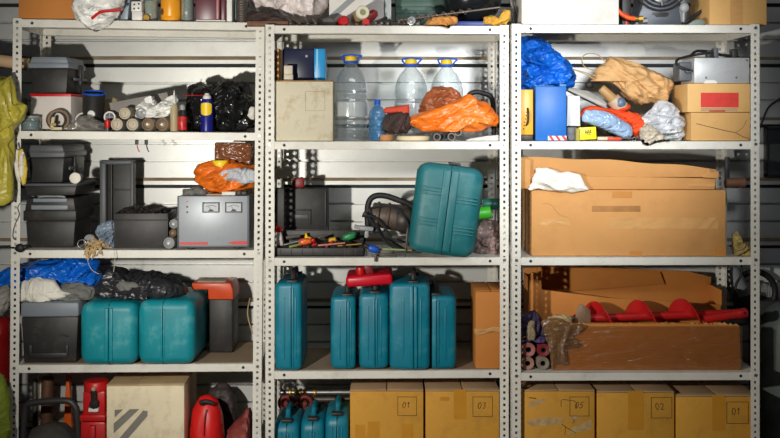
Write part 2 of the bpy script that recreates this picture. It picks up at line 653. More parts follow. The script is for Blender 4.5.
LINER = mat('dusty_hardboard', (150, 128, 102), 0.8, 0, 0.15, 7, dirt=(110, 92, 72), dirt_amt=0.5)


def rack(label, cx, y, zs, w, d, rot, liner=()):
    PW = 0.0365
    H = zs[0] + 0.003
    r = thing('storage_rack', label, 'shelving', (cx, y, 0), rot, 'perforated steel racks along the wall')
    for sx in (-1, 1):
        for back in (0, 1):
            mb = MB()
            xo = sx * w / 2
            yo = d if back else 0
            sy = -1 if back else 1
            perf_strip(mb, (xo, yo, 0), (-sx, 0, 0), (0, sy, 0), PW, H)
            perf_strip(mb, (xo, yo, 0), (0, sy, 0), (-sx, 0, 0), PW, H)
            part('post', mb, RACK, r)
    e = 0.0022
    for z in zs:
        mb = MB()
        x0, x1, ya, yb, lip = -w / 2 + e, w / 2 - e, e, d - e, 0.033
        mb.box(x0, x1, ya, yb, z - 0.0014, z)
        for (a, b, c, f) in ((x0, x1, ya, ya + 0.0014), (x0, x1, yb - 0.0014, yb), (x0, x0 + 0.0014, ya, yb), (x1 - 0.0014, x1, ya, yb)):
            mb.box(a, b, c, f, z - lip, z)
        for (yy, y2) in ((ya, ya + 0.014), (yb - 0.014, yb)):
            mb.box(x0, x1, yy, y2, z - lip, z - lip + 0.0014)
        sh = part('shelf', mb, RACK, r)
        if z in liner:
            part('shelf_liner', MB().box(x0 + 0.04, x1 - 0.04, ya + 0.012, yb - 0.004, z + 0.0002, z + 0.0011), LINER, sh, 'dusty brown liner sheet')
        for sx in (-1, 1):
            for yy, s in ((0, -1), (d, 1)):
                b = MB().cyl((sx * (w / 2 - PW / 2), yy, z - 0.012), (sx * (w / 2 - PW / 2), yy + s * 0.004, z - 0.012), 0.0065, n=6)
                part('bolt', b, STEEL, sh)
            b = MB().cyl((sx * (w / 2 - PW - 0.04), ya + 0.0005, z - 0.016), (sx * (w / 2 - PW - 0.04), ya - 0.0012, z - 0.016), 0.006, n=10)
            part('slot_shade_disc', b, BLACKR, sh)  # black disc painting the dark of an open slot in the lip
    return r


R1Z = [2.026, 1.5725, 1.089, 0.6225, 0.15]
R2Z = [2.003, 1.534, 1.063, 0.6045, 0.145]
R3Z = [2.004, 1.535, 1.068, 0.6035, 0.145]
R1T = math.atan2(0.06, 1.02)
rack('light grey perforated steel rack holding the metered voltage unit and black toolboxes',
     (X(11, 3.85) + X(263, 3.91)) / 2 - 0.0102, 3.88, R1Z, 1.016, 0.40, (0, 0.0085, R1T), (R1Z[3],))
rack('light grey perforated steel rack holding the three big water bottles and slim teal cases',
     (X(265, 3.84) + X(509, 3.862)) / 2, 3.851, R2Z, 0.988, 0.40, (0, 0, 0.0222), (R2Z[3],))
rack('light grey perforated steel rack holding the long cartons and the red auger',
     (X(511.5, 3.821) + X(760, 3.832)) / 2, 3.826, R3Z, 1.002, 0.40, (0, 0, 0.011))


def Y1(u):
    return 3.85 + 0.06 * (u - 11) / 252.0


def S1(k, u):
    return R1Z[k] - (X(u, 3.88) + 1.036) * 0.0085 + 0.0030


def S2(k):
    return R2Z[k] + 0.0012


def S3(k):
    return R3Z[k] + 0.0012


# ------------------------------------------------------------------ builders of recurring things
DIG = {
    '0': [[(0.5, 1), (0.15, 0.8), (0.05, 0.4), (0.25, 0.03), (0.6, 0.0), (0.85, 0.35), (0.85, 0.75), (0.5, 1)]],
    '1': [[(0.15, 0.7), (0.5, 1), (0.45, 0.5), (0.4, 0)]],
    '2': [[(0.1, 0.75), (0.35, 1), (0.75, 0.85), (0.65, 0.5), (0.1, 0.0), (0.9, 0.05)]],
    '3': [[(0.1, 0.9), (0.5, 1), (0.8, 0.78), (0.4, 0.52), (0.85, 0.3), (0.5, 0.0), (0.05, 0.1)]],
    '5': [[(0.85, 1), (0.25, 0.97), (0.2, 0.55), (0.6, 0.6), (0.85, 0.3), (0.5, 0), (0.05, 0.08)]],
}


def ink(mb, pts, y, r=0.0011):
    """Pen stroke lying on a front face at depth y."""
    mb.tube([(p[0], y, p[1]) for p in pts], r, n=5, sub=4)


def write(mb, text, x, z, h, y, slant=0.15, r=0.0012):
    for ch in text:
        for st in DIG[ch]:
            ink(mb, [(x + (a * 0.6 + b * slant) * h, z + b * h) for a, b in st], y, r)
        x += 0.78 * h


def square(mb, x, z, s, y, r=0.0011):
    for a, b in (((x, z), (x + s, z)), ((x + s, z), (x + s, z + s)), ((x + s, z + s), (x, z + s)), ((x, z + s), (x, z))):
        mb.box(min(a[0], b[0]) - r, max(a[0], b[0]) + r, y - 0.0006, y + 0.001, min(a[1], b[1]) - r, max(a[1], b[1]) + r)


def carton(name, label, u0, u1, vt, y, d, zb, m=CARD, rz=0.0, group=None, flaps=True, tape=None, cat='box', gap=0.004, tm=None, seamx=None):
    w = (u1 - u0) * y / F
    h = Z(vt, y) - zb
    r = thing(name, label, cat, (X((u0 + u1) / 2, y), y, zb), rz, group)
    hb = h - (0.008 if flaps else 0)
    part('body', MB().box(-w / 2, w / 2, 0, d, 0, hb, 0.004), m, r)
    if flaps:
        sx = 0 if seamx is None else seamx
        for s, (a, b) in ((-1, (-w / 2, sx - gap / 2)), (1, (sx + gap / 2, w / 2))):
            M = Matrix.Translation((s * w / 2, 0, hb)) @ Matrix.Rotation(s * 0.012, 4, 'Y') @ Matrix.Translation((-s * w / 2, 0, 0))
            part('flap', MB().box(a, b, 0.001, d - 0.001, 0.0008, 0.0052, 0.0015, M=M), CARDIN if m is CARDY else m, r)
    if tape:
        for (x0, x1, z0, z1) in tape:   # strips stuck on the front, as fractions of the front
            part('tape', MB().box(-w / 2 + x0 * w, -w / 2 + x1 * w, -0.0007, 0.0005, z0 * h, z1 * h), tm or TAPE, r)
    r['dims'] = (w, d, h)
    return r


def tool_case(label, u, y, zb, w, d, h, m=TEAL, rot=0, group='teal power tool cases', ribs=True, seam=0.5, corner=0.022, grooves=False,
              name='tool_case', handle=True, band=0.0, hm=None, chx=0.020):
    """Moulded two-shell case standing on its side, its seam running up the front."""
    r = thing(name, label, 'case', (X(u, y), y, zb), rot, group)
    xs = -w / 2 + seam * w
    g = 0.0022

    def shell(x0, x1, out):
        mb = MB()
        # profile in yz with rounded corners, slightly tapered towards the outer side
        mb2 = bmesh.new()
        n = 6
        c = min(corner, 0.3 * h, 0.3 * d)
        ring = []
        for (cy, cz, a0) in ((d - c, h - c, 0), (c, h - c, 90), (c, c, 180), (d - c, c, 270)):
            for k in range(n + 1):
                a = math.radians(a0 + 90 * k / n)
                ring.append((cy + c * math.cos(a), cz + c * math.sin(a)))
        layers = []
        wd = abs(x1 - x0)
        cb = min(chx, wd * 0.42)
        for t, ins in ((0, 0.0), (1 - cb / wd, 0.0015), (1 - cb / wd * 0.6, 0.0015 + cb * 0.12), (1 - cb / wd * 0.25, cb * 0.38), (1, cb * 0.8)):
            x = x0 + (x1 - x0) * t
            layers.append([mb2.verts.new((x, d / 2 + (yy - d / 2) * (1 - 2 * ins / d), h / 2 + (zz - h / 2) * (1 - 2 * ins / h))) for yy, zz in ring])
        for a, b in zip(layers, layers[1:]):
            for k in range(len(ring)):
                mb2.faces.new((a[k], a[(k + 1) % len(ring)], b[(k + 1) % len(ring)], b[k]))
        mb2.faces.new(layers[0][::-1])
        mb2.faces.new(layers[-1])
        bmesh.ops.recalc_face_normals(mb2, faces=mb2.faces[:])
        mb.add(mb2)
        # lip along the seam
        s = 1 if x1 > x0 else -1
        q = 0.0035
        lo, hi = sorted((x0, x0 + s * 0.008))
        mb.box(lo, hi, -q, d + q * 0.3, c, h - c, 0.0015)
        if ribs and wd > 0.02:
            for f in (0.42, 0.68):
                xr = x0 + (x1 - x0) * f
                if f < 0.5:
                    mb.box(xr - 0.003, xr + 0.003, -0.0015, 0.006, h * 0.14, h * 0.84, 0.002)
        if band:
            lo, hi = sorted((x0, x0 + s * band))
            mb.box(lo, hi, -0.007, 0.006, c * 0.6, h - c * 0.6, 0.003)
        if grooves:
            for zc in (0.33, 0.67):
                lo, hi = sorted((x0 + s * band, x1 - s * 0.018))
                sh = 0.03 * (-s) * 0.9
                for k in (-1, 0, 1):
                    zz = h * zc + k * 0.013 + sh * 0.4
                    mb.box(lo + 0.004, hi, -0.0035, 0.004, zz - 0.0028, zz + 0.0028, 0.0015)
        return mb

    part('shell', shell(xs - g / 2, -w / 2, -1), m, r)
    part('shell', shell(xs + g / 2, w / 2, 1), m, r)
    part('gasket', MB().box(xs - g / 2, xs + g / 2, 0.004, d - 0.004, 0.006, h - 0.006), BLACKR, r)
    if handle:
        hm = hm or m
        part('handle', MB().tube([(xs, d * 0.30, h - 0.004), (xs, d * 0.31, h + 0.022), (xs, d * 0.38, h + 0.030), (xs, d * 0.62, h + 0.030), (xs, d * 0.69, h + 0.022), (xs, d * 0.70, h - 0.004)], min(0.011, w * 0.16), n=8), hm, r)
        for yy in (0.12, 0.86):
            part('latch', MB().box(xs - min(0.022, w * 0.3), xs + min(0.022, w * 0.3), d * yy - 0.018, d * yy + 0.018, h - 0.004, h + 0.008, 0.003), BLACKP, r)
    return r


def lying_can(label, u, v, y, rad, L, m, cap, zb=None, group='spray cans lying with their ends forward', dz=0.0, ring=None):
    """Spray can lying with its end towards the room."""
    z = (zb + rad) if zb is not None else Z(v, y)
    r = thing('spray_can', label, 'can', (X(u, y), y, z - rad), (0, 0, dz), group)
    M = Matrix.Translation((0, 0, rad)) @ Matrix.Rotation(-math.pi / 2, 4, 'X')
    part('body', MB().lathe([(0, 0.002), (rad * 0.9, 0.002), (rad, 0.008), (rad, L - 0.01), (rad * 0.9, L), (0, L)], 24, M), m, r)
    e = MB().lathe([(0, -0.004), (rad * 0.35, -0.004), (rad * 0.62, 0.0005), (rad * 0.74, -0.006), (rad * 0.92, -0.004), (rad * 0.9, 0.004), (0, 0.004)], 24, M)
    part('end', e, cap, r)
    part('nozzle', MB().lathe([(0, -0.012), (rad * 0.2, -0.012), (rad * 0.22, -0.002), (0, -0.002)], 14, M), ring or cap, r)
    return r


def water_bottle(label, u, y, zb, rad, hb, group='large clear water bottles'):
    """Five-litre PET bottle with rings, neck, cap and carrying handle."""
    r = thing('water_bottle', label, 'bottle', (X(u, y), y, zb), 0, group)
    H = hb
    prof = [(0, 0.012), (rad * 0.6, 0.004), (rad * 0.9, 0.0), (rad, 0.014)]
    z = 0.02
    while z < H * 0.56:
        k = 1.0 if not (H * 0.30 < z < H * 0.50) else 0.985
        prof += [(rad * k, z), (rad * 0.94 * k, z + 0.006), (rad * 0.94 * k, z + 0.012), (rad * k, z + 0.018)]
        z += 0.024
    prof += [(rad * 1.0, H * 0.60), (rad * 0.97, H * 0.68), (rad * 0.88, H * 0.76), (rad * 0.68, H * 0.845), (rad * 0.42, H * 0.905), (0.024, H * 0.93), (0.022, H * 0.95), (0.022, H)]
    part('body', MB().lathe(prof, 36), PET, r)
    wl = [(0, 0.016), (rad * 0.86, 0.010), (rad * 0.93, 0.02), (rad * 0.94, H * 0.50), (0, H * 0.50)]
    part('label', MB().lathe([(rad * 1.004, H * 0.30), (rad * 1.008, H * 0.31), (rad * 1.008, H * 0.46), (rad * 1.004, H * 0.47)], 36), clear('bottle_label', (225, 228, 228), 0.45, 0.15), r)
    part('cap', MB().lathe([(0, H + 0.014), (0.020, H + 0.014), (0.024, H + 0.010), (0.025, H - 0.008), (0.0, H - 0.008)], 20), YELLOW, r, 'yellow screw cap')
    hd = MB()
    hd.torus((0, 0, H - 0.012), 0.027, 0.005, 'Z')
    hd.tube([(-0.022, -0.004, H - 0.012), (-0.036, -0.012, H + 0.006), (-0.032, -0.014, H + 0.014), (0, -0.016, H + 0.017), (0.043, -0.014, H + 0.014), (0.036, -0.012, H + 0.004), (0.022, -0.004, H - 0.012)], 0.004, n=8)
    part('handle', hd, BLUEP, r, 'blue carrying handle')
    return r


def toolbox(label, u0, u1, vt, vm, y, d, zb, bm_=BLACKP, lm=BLACKP, name='toolbox', rz=0, handle='flat', group=None, latch=True):
    """Lidded plastic box: tapered tub, overhanging lid, latch and handle."""
    w = (u1 - u0) * y / F
    h = Z(vt, y) - zb
    hl = (vm - vt) * y / F
    hb = h - hl
    r = thing(name, label, 'toolbox', (X((u0 + u1) / 2, y), y, zb), rz, group)
    t = MB()
    wi = w * 0.95
    t.prism([(-wi / 2 + 0.008, 0), (wi / 2 - 0.008, 0), (wi / 2, hb), (-wi / 2, hb)], 0.010, d - 0.010, 0.008)
    part('tub', t, bm_, r)
    l = MB().box(-w / 2, w / 2, 0, d, hb, hb + hl * 0.45, 0.004)
    l.prism([(-w / 2 + 0.003, hb + hl * 0.4), (w / 2 - 0.003, hb + hl * 0.4), (w / 2 - 0.012, h), (-w / 2 + 0.012, h)], 0.006, d - 0.006, 0.007)
    part('lid', l, lm, r)
    if latch:
        la = MB().box(-0.02, 0.02, -0.007, 0.006, hb - 0.026, hb + hl * 0.4, 0.004)
        part('latch', la, BLACKP, r)
    if handle == 'flat':
        part('handle', MB().box(-w * 0.22, w * 0.22, d * 0.42, d * 0.58, h - 0.003, h + 0.008, 0.004), bm_, r)
    elif handle == 'arch':
        part('handle', MB().tube([(-w * 0.24, d * 0.4, h - 0.004), (-w * 0.22, d * 0.4, h + 0.018), (-w * 0.14, d * 0.4, h + 0.026), (w * 0.14, d * 0.4, h + 0.026), (w * 0.22, d * 0.4, h + 0.018), (w * 0.24, d * 0.4, h - 0.004)], 0.008, n=8), lm, r)
    return r


def upright_can(name, label, cat, u, y, zb, prof, m, extra=(), n=24, group=None, part_name='body'):
    r = thing(name, label, cat, (X(u, y), y, zb), 0, group)
    part(part_name, MB().lathe(prof, n), m, r)
    for nm, pr, mm in extra:
        part(nm, MB().lathe(pr, n), mm, r)
    return r


def rod(name, label, cat, p0, p1, rad, m, n=10, group=None, end=None):
    p0, p1 = Vector(p0), Vector(p1)
    loc = p0.copy()
    mb = MB().cyl((0, 0, 0), p1 - p0, rad, n=n, b=min(0.002, rad * 0.2))
    return solo(name, label, cat, mb, m, loc, 0, group)


# ================================================================== top of the racks
zt = S1(0, 45)
b = carton('cardboard_box', 'orange brown cardboard box on the rack top beside the white bag with a red stripe', 19, 74.5, -55, 3.872, 0.28, S1(0, 20), CARDO, R1T, tape=None)

blob('carrier_bag', 'crumpled white plastic bag with a red stripe drooping over the rack edge', 'bag',
     [(74, -12), (98, -18), (122, -10), (123, 4), (119, 14), (108, 25), (96, 31), (85, 27), (78, 17), (75, 6)], 3.842, 0.15, BAGWHITE,
     amp=0.018, scale=13, seed=3, ledge=(zt + 0.004, 3.846 - 0.005), cen=(99, 2))
_bag = bpy.data.objects['carrier_bag']
mb = MB()
mb.tube([(X(91, 3.755) - _bag.location.x, -0.078, Z(18.5, 3.76) - _bag.location.z), (X(99, 3.755) - _bag.location.x, -0.081, Z(12.5, 3.76) - _bag.location.z),
         (X(106, 3.755) - _bag.location.x, -0.078, Z(11, 3.76) - _bag.location.z), (X(119, 3.76) - _bag.location.x, -0.050, Z(9, 3.76) - _bag.location.z)], 0.006, n=6)
part('printed_stripe', mb, REDP, _bag, 'red printed stripe')

y = Y1(126) + 0.03
solo('metal_sheet', 'blue grey metal panel standing upright on the rack top', 'panel', MB().prism([(-0.018, 0), (0.012, 0), (0.030, 0.16), (-0.002, 0.16)], 0, 0.16, 0.002), mat('blue_grey_panel', (128, 140, 152), 0.4), (X(124.5, y), y, S1(0, 126)))
y = Y1(137) + 0.012
r = thing('socket_block', 'white plastic socket block with four dark holes', 'socket', (X(137, y), y, S1(0, 137)), 0.05)
part('body', MB().box(-0.022, 0.022, 0, 0.05, 0, 0.038, 0.006).box(-0.026, 0.018, 0.006, 0.055, 0.034, 0.080, 0.006), WHITEP, r)
for a, c in ((-0.013, 0.048), (0.005, 0.050), (-0.012, 0.066), (0.006, 0.068)):
    part('hole', MB().cyl((a, 0.0075, c), (a, 0.004, c), 0.0038, n=10), BLACKR, r)
y = Y1(150) + 0.05
r = upright_can('jar', 'clear glass jar with a brass fitting in front of its foot', 'jar', 151, y + 0.03, S1(0, 150),
                [(0, 0.003), (0.026, 0), (0.030, 0.006), (0.030, 0.10), (0.024, 0.125), (0.024, 0.14), (0, 0.142)], GLASSJ,
                [('contents', [(0, 0.006), (0.027, 0.006), (0.027, 0.085), (0, 0.085)], mat('pale_granules', (176, 172, 150), 0.8, var=0.4, vscale=120))])
part('fitting', MB().cyl((-0.007, -0.050, 0.014), (-0.007, -0.028, 0.014), 0.013, n=8), BRASS, r, 'brass hexagon fitting')
y = Y1(170) + 0.02
r = upright_can('canister', 'orange yellow plastic canister on the rack top with a brown smudge', 'canister', 171, y + 0.045, S1(0, 171),
                [(0, 0), (0.038, 0), (0.0415, 0.004), (0.0415, 0.019), (0.0405, 0.021), (0.0415, 0.023), (0.0415, 0.17), (0.03, 0.185), (0, 0.185)], mat('amber_plastic', (240, 160, 28), 0.35))
part('smudge', MB().lathe([(0, -0.0006), (0.009, -0.0006), (0.011, 0.0002), (0, 0.0003)], 14, Matrix.Translation((-0.030, -0.0295, 0.040)) @ Matrix.Rotation(math.radians(-46), 4, 'Z') @ Matrix.Rotation(math.pi / 2, 4, 'X') @ Matrix.Diagonal((1, 1.3, 1, 1))), RUST, r)
y = Y1(187) + 0.03
upright_can('jar', 'cloudy glass jar between the orange canister and the maroon case', 'jar', 187.5, y + 0.026, S1(0, 187),
            [(0, 0.003), (0.022, 0), (0.0265, 0.006), (0.0265, 0.13), (0.02, 0.15), (0, 0.152)], GLASSJ,
            [('contents', [(0, 0.005), (0.0245, 0.005), (0.0245, 0.11), (0, 0.11)], mat('grey_screws', (150, 150, 140), 0.5, 0.4, var=0.5, vscale=160))])
y = Y1(210) + 0.015
r = thing('file_case', 'maroon case standing on the rack top on its pale edge', 'case', (X(210.5, y), y, S1(0, 210)), R1T)
part('cover', MB().box(-0.063, 0.040, 0, 0.13, 0.006, 0.2, 0.004).box(0.0405, 0.063, 0.004, 0.13, 0.006, 0.2, 0.004), mat('maroon_vinyl', (92, 36, 46), 0.35), r)
part('page_block', MB().box(-0.060, 0.060, 0.003, 0.127, 0, 0.0065, 0.001), WHITEP, r)
part('spine_strip', MB().box(0.024, 0.034, -0.0015, 0.004, 0.01, 0.2, 0.001), mat('pink_strip', (170, 110, 110), 0.4), r)
y = Y1(229) + 0.02
solo('board', 'thin white board standing between the maroon case and the ribbed tin', 'board', MB().box(-0.011, 0.011, 0, 0.2, 0, 0.18, 0.002), WHITEP, (X(229.3, y), y, S1(0, 229)))
y = Y1(236) + 0.06
solo('green_plate', 'grey green plate standing behind the ribbed tin', 'plate', MB().box(-0.016, 0.016, 0, 0.15, 0, 0.17, 0.003), mat('grey_green_paint', (96, 108, 98), 0.5), (X(235.5, y), y, S1(0, 236)))
y = Y1(242) + 0.012
pr = [(0, 0), (0.024, 0)]
for k in range(9):
    pr += [(0.0255, 0.004 + k * 0.010), (0.0235, 0.009 + k * 0.010)]
pr += [(0.025, 0.098), (0, 0.098)]
upright_can('ribbed_tin', 'grey ribbed metal tin on the rack top', 'tin', 242, y + 0.026, S1(0, 242), pr, DSTEEL)

# rack with the bottles: its top
z2 = S2(0)
blob('leather_apron', 'dark brown folded leather on the rack top under the pinkish plastic bag', 'cloth',
     [(247, 14), (253, 11), (266, 13), (292, 21.5), (293, 26), (262, 26), (250, 22)], 3.91, 0.07, CLOTHD, amp=0.01, scale=20, seed=4, zmin=z2 + 0.022)
solo('wooden_board', 'brown wooden board on the rack top under the folded leather', 'board', MB().box(-0.085, 0.085, 0, 0.08, 0, 0.021, 0.003), RUST, (X(268, 3.885), 3.872, z2))
blob('plastic_bag', 'large pinkish clear plastic bag on the rack top', 'bag',
     [(249, 3), (252, -30), (300, -40), (324, -28), (325, 5), (322, 14), (314, 19), (290, 20), (262, 12)], 4.06, 0.2, PINKFILM, amp=0.025, scale=9, seed=5, zmin=z2 + 0.024)
rod_specs = [(291, 24, 286, 14), (300, 24, 292, 15), (308, 23.5, 303, 12), (316, 24, 311, 14), (330, 23, 318, 16)]
for i, (ua, va, ub, vb) in enumerate(rod_specs[:4]):
    rod('metal_rod', ['short dirty metal rod nearest the folded brown leather', 'dirty metal rod leaning second from the folded leather', 'longest dirty metal rod of the small leaning bunch', 'dirty metal rod nearest the red hexagonal handle'][i],
        'rod', Vector((X(ua, 3.87), 3.868 + 0.002 * i, z2 + 0.0075)), Vector((X(ub, 3.93), 3.955 + 0.004 * i, Z(vb + 5, 3.95))), 0.0065, DSTEEL, n=8, group='metal rods on the rack top')
solo('metal_clamp', 'dark metal block lying behind the red hexagonal handle', 'clamp', MB().prism([(-0.045, 0), (0.045, 0), (0.036, 0.03), (0.01, 0.046), (-0.03, 0.034)], 0, 0.05, 0.005), DSTEEL, (X(327, 3.935), 3.93, z2))
y = 3.872
r = thing('hex_screwdriver', 'red hexagonal handle on the rack top pointing at the room', 'screwdriver', (X(344, y), y, z2 + 0.0205), (0, 0, 0.15))
M = Matrix.Rotation(-math.pi / 2, 4, 'X')
part('handle', MB().lathe([(0, 0), (0.018, 0), (0.0235, 0.006), (0.0235, 0.10), (0.012, 0.11), (0, 0.11)], 6, M @ Matrix.Rotation(math.radians(30), 4, 'Z')), REDP, r)
part('shaft', MB().cyl((0, 0.11, 0), (0, 0.24, 0), 0.004), STEEL, r)
# pale roll and red tube lying next to it
y = 3.85
r = thing('grip_roll', 'cream cardboard roll with its hollow end towards the room', 'roll', (X(363, 3.88), 3.876, z2), 0)
q0 = at(363, 12.2, 3.87) - r.location
q1 = Vector((-0.030, 0.13, 0.045))
part('tube', MB().cyl(q0, q1, 0.0265, n=22), mat('roll_brown', (178, 160, 118), 0.7), r)
M = Matrix.Translation(q0) @ (q1 - q0).to_track_quat('Z', 'Y').to_matrix().to_4x4()
part('end_ring', MB().lathe([(0.012, 0.0), (0.014, -0.004), (0.025, -0.003), (0.028, 0.002), (0.028, 0.012), (0.0262, 0.012)], 24, M), mat('cream', (232, 228, 200), 0.6), r)
part('core', MB().lathe([(0, -0.001), (0.0125, -0.001), (0.012, 0.001), (0, 0.001)], 16, M), mat('olive_core', (150, 150, 110), 0.7), r)
rod('prop_stub', 'prop stub holding up the cream roll on the rack top', 'block', (X(357, 3.875), 3.874, z2), (X(357, 3.875), 3.874, z2 + 0.012), 0.012, RUST)  # small prop that keeps the roll raised
r = thing('tube_handle', 'red round bar leaning beside the cream roll', 'bar', (X(368, 3.9), 3.872, z2), 0)
part('bar', MB().cyl((-0.008, 0.002, 0.0165), (0.024, 0.10, 0.056), 0.0155, n=14), REDP, r)
part('hex_end', MB().cyl((0.016, 0.098, 0.056), (0.022, 0.116, 0.062), 0.021, n=6), REDP, r)
for i, (ua, ub, vb) in enumerate(((375, 386, 13), (381, 390, 16), (387, 397, 17))):
    rod('metal_bolt', ['long grey threaded bolt beside the red round bar', 'middle grey threaded bolt of three by the red bar', 'short grey threaded bolt by the drill bit'][i], 'bolt',
        (X(ua, 3.88), 3.872 + 0.002 * i, z2 + 0.0095), (X(ub, 3.93), 3.95 + 0.003 * i, Z(vb + 5, 3.95)), 0.0085, DSTEEL, n=8, group='threaded bolts on the rack top')
y = 4.02
r = carton('printed_box', 'white box with a grey diagonal stripe standing behind the red handles', 329, 384, -60, y, 0.18, z2, mat('white_box_card', (222, 218, 212), 0.6), flaps=False)
w, d, h = r['dims']
mb = MB().prism([(-w / 2 + 0.004, 0.062), (-w / 2 + 0.004, 0.030), (-w / 2 + 0.115, 0.128), (-w / 2 + 0.115, 0.160)], -0.0008, 0.0005)
part('printed_stripe', mb, LGREYP, r, 'grey diagonal stripe')
solo('metal_sheet', 'pale grey metal panel standing beside the white striped box', 'panel', MB().box(-0.014, 0.014, 0, 0.12, 0, 0.22, 0.002), mat('pale_grey', (170, 176, 176), 0.4), (X(388, 4.03), 4.03, z2))
# green crate, bowl, long auger drill bit, gloves
solo('green_crate', 'dark green metal crate at the back of the rack top behind the drill bit', 'crate',
     MB().box(-0.15, 0.15, 0, 0.12, 0, 0.30, 0.006).box(-0.15, 0.15, -0.008, 0.004, 0.082, 0.094, 0.002).box(-0.15, 0.15, -0.008, 0.004, 0.11, 0.135, 0.002), mat('dark_green_paint', (64, 92, 80), 0.5), (X(430, 4.135), 4.135, z2))
M = Matrix.Translation((0, 0, 0))
r = thing('black_bowl', 'black glossy bowl behind the long drill bit', 'bowl', (X(472, 3.99), 3.99, z2 + 0.022), 0)
part('shell', MB().lathe([(0, 0), (0.03, 0.0), (0.07, 0.012), (0.105, 0.042), (0.122, 0.085), (0.128, 0.13), (0.120, 0.13), (0.10, 0.06), (0.06, 0.02), (0, 0.012)], 36), mat('black_enamel', (22, 24, 26), 0.2), r)
part('rim', MB().torus((0, 0, 0.13), 0.125, 0.005, 'Z', 40, 8), STEEL, r)
solo('blue_case', 'flat blue case on the rack top under the black bowl', 'case', MB().box(-0.085, 0.085, 0, 0.2, 0, 0.021, 0.004), mat('deep_blue', (20, 48, 122), 0.45), (X(472, 3.88), 3.885, z2))
mb = MB()
p0, p1 = Vector((X(398, 3.88), 3.88, Z(20.5, 3.88))), Vector((X(500, 3.88), 3.87, Z(7.2, 3.87)))
loc = p0.copy()
ax = (p1 - p0)
L_ = ax.length
ax.normalize()
e1 = Vector((0, 1, 0))
e2 = ax.cross(e1)
part_shaft = MB().cyl((0, 0, 0), ax * L_, 0.0048, n=10)
t = bmesh.new()
rows = []
NT = 110
for i in range(NT + 1):
    f = i / NT * 0.72
    a = i / NT * 2 * math.pi * 8.5
    c = ax * (L_ * f)
    dr = e1 * math.cos(a) + e2 * math.sin(a)
    rows.append((t.verts.new(c + dr * 0.003 - ax * 0.0035), t.verts.new(c + dr * 0.0125 - ax * 0.0018), t.verts.new(c + dr * 0.0125 + ax * 0.0018), t.verts.new(c + dr * 0.003 + ax * 0.0035)))
for a, c in zip(rows, rows[1:]):
    for k in range(4):
        t.faces.new((a[k], a[(k + 1) % 4], c[(k + 1) % 4], c[k]))
t.faces.new(rows[0][::-1])
t.faces.new(rows[-1])
r = thing('drill_bit', 'long spiral drill bit lying across the rack top', 'drill bit', loc, 0)
part('shaft', part_shaft, DSTEEL, r)
part('spiral', MB().add(t), mat('bronze_steel', (128, 108, 88), 0.35, 0.7, 0.2), r)
blob('work_glove', 'tan leather glove hanging over the rack edge below the drill bit', 'glove',
     [(425, 24.5), (430, 19), (441, 16), (455, 17), (459, 19), (455, 24), (448, 28.2), (441, 25.5), (433, 25.6), (427, 26)], 3.862, 0.05, mat('tan_leather', (196, 134, 66), 0.7, 0, 0.15, 14, crease=0.4), amp=0.012, scale=26, seed=6, ledge=(z2 + 0.001, 3.836))
blob('yellow_glove', 'crumpled yellow leather glove on the rack top beside the post corner', 'glove',
     [(482, 24.8), (483, 18), (491, 16), (500, 18), (503, 10.5), (511, 10.5), (510, 19), (505, 25)], 3.895, 0.06, LEATHER, amp=0.014, scale=22, seed=8, zmin=z2)
for i, (u, v, ln, an) in enumerate(((399, 21, 0.06, 0.3), (403, 19.5, 0.05, -0.4), (411, 20, 0.012, 0.0), (420, 22, 0.03, 0.9))):
    y = 3.868 + 0.016 * (i % 2)
    if i == 2:
        solo('hex_nut', 'shiny steel hexagon nut on the rack top under the drill tip', 'nut', MB().cyl((0, 0, 0.021), (0.004, 0.02, 0.021), 0.0205, n=6, b=0.002).torus((0, -0.001, 0.021), 0.012, 0.003, 'Y', 20, 6), STEEL, (X(u, y), y, z2))
    else:
        solo('metal_fitting', ['dirty angled metal fitting nearest the pale grey panel', 'dirty metal fitting lying behind the hexagon nut', '', 'dirty metal fitting beside the tan glove'][i], 'fitting',
             MB().cyl((-ln / 2, 0, 0.008), (ln / 2, 0.02, 0.014), 0.0078, n=8).cyl((0, 0.006, 0.010), (0.005, 0.008, 0.032), 0.0075, n=8), DSTEEL, (X(u, y + 0.01), y + 0.01, z2), an, 'small metal fittings on the rack top')
solo('steel_angle', 'dusty steel bracket standing at the rack corner behind the yellow glove', 'bracket', MB().prism([(-0.02, 0), (0.012, 0), (-0.004, 0.075), (-0.016, 0.12), (-0.03, 0.12), (-0.03, 0.11), (-0.016, 0.07)], 0, 0.012, 0.001), DSTEEL, (X(517, 3.99), 3.99, S3(0)))

# rack with the long cartons: its top
z3 = S3(0)
r = carton('cardboard_box', 'large white box on the rack top beside the orange hose', 521.5, 619, -60, 3.84, 0.3, z3, mat('scuffed_white_card', (206, 203, 197), 0.6, 0, 0.04, 6, dirt=(180, 165, 130), dirt_amt=0.35), flaps=False)
y = 3.93
r = thing('compressor', 'dark grey machine with a round guard and orange hose on the rack top', 'machine', (X(662, y), y, z3), 0.0)
part('housing', MB().prism([(-0.118, 0), (0.078, 0), (0.082, 0.012), (0.072, 0.085), (0.072, 0.26), (-0.070, 0.26), (-0.082, 0.085)], 0, 0.16, 0.006), mat('machine_grey', (84, 88, 96), 0.45, 0.2, 0.1, dirt=(120, 110, 100), dirt_amt=0.3), r)
part('badge', MB().prism([(-0.04, 0.060), (0.026, 0.060), (0.026, 0.048), (0.018, 0.042), (-0.024, 0.042), (-0.032, 0.05), (-0.04, 0.05)], -0.003, 0.004, 0.001), BLACKP, r)
g = MB()
for R_ in (0.105, 0.088, 0.070, 0.052):
    g.torus((-0.008, -0.014, 0.172), R_, 0.0045, 'Y', 40, 8)
part('guard', g, BLACKR, r)
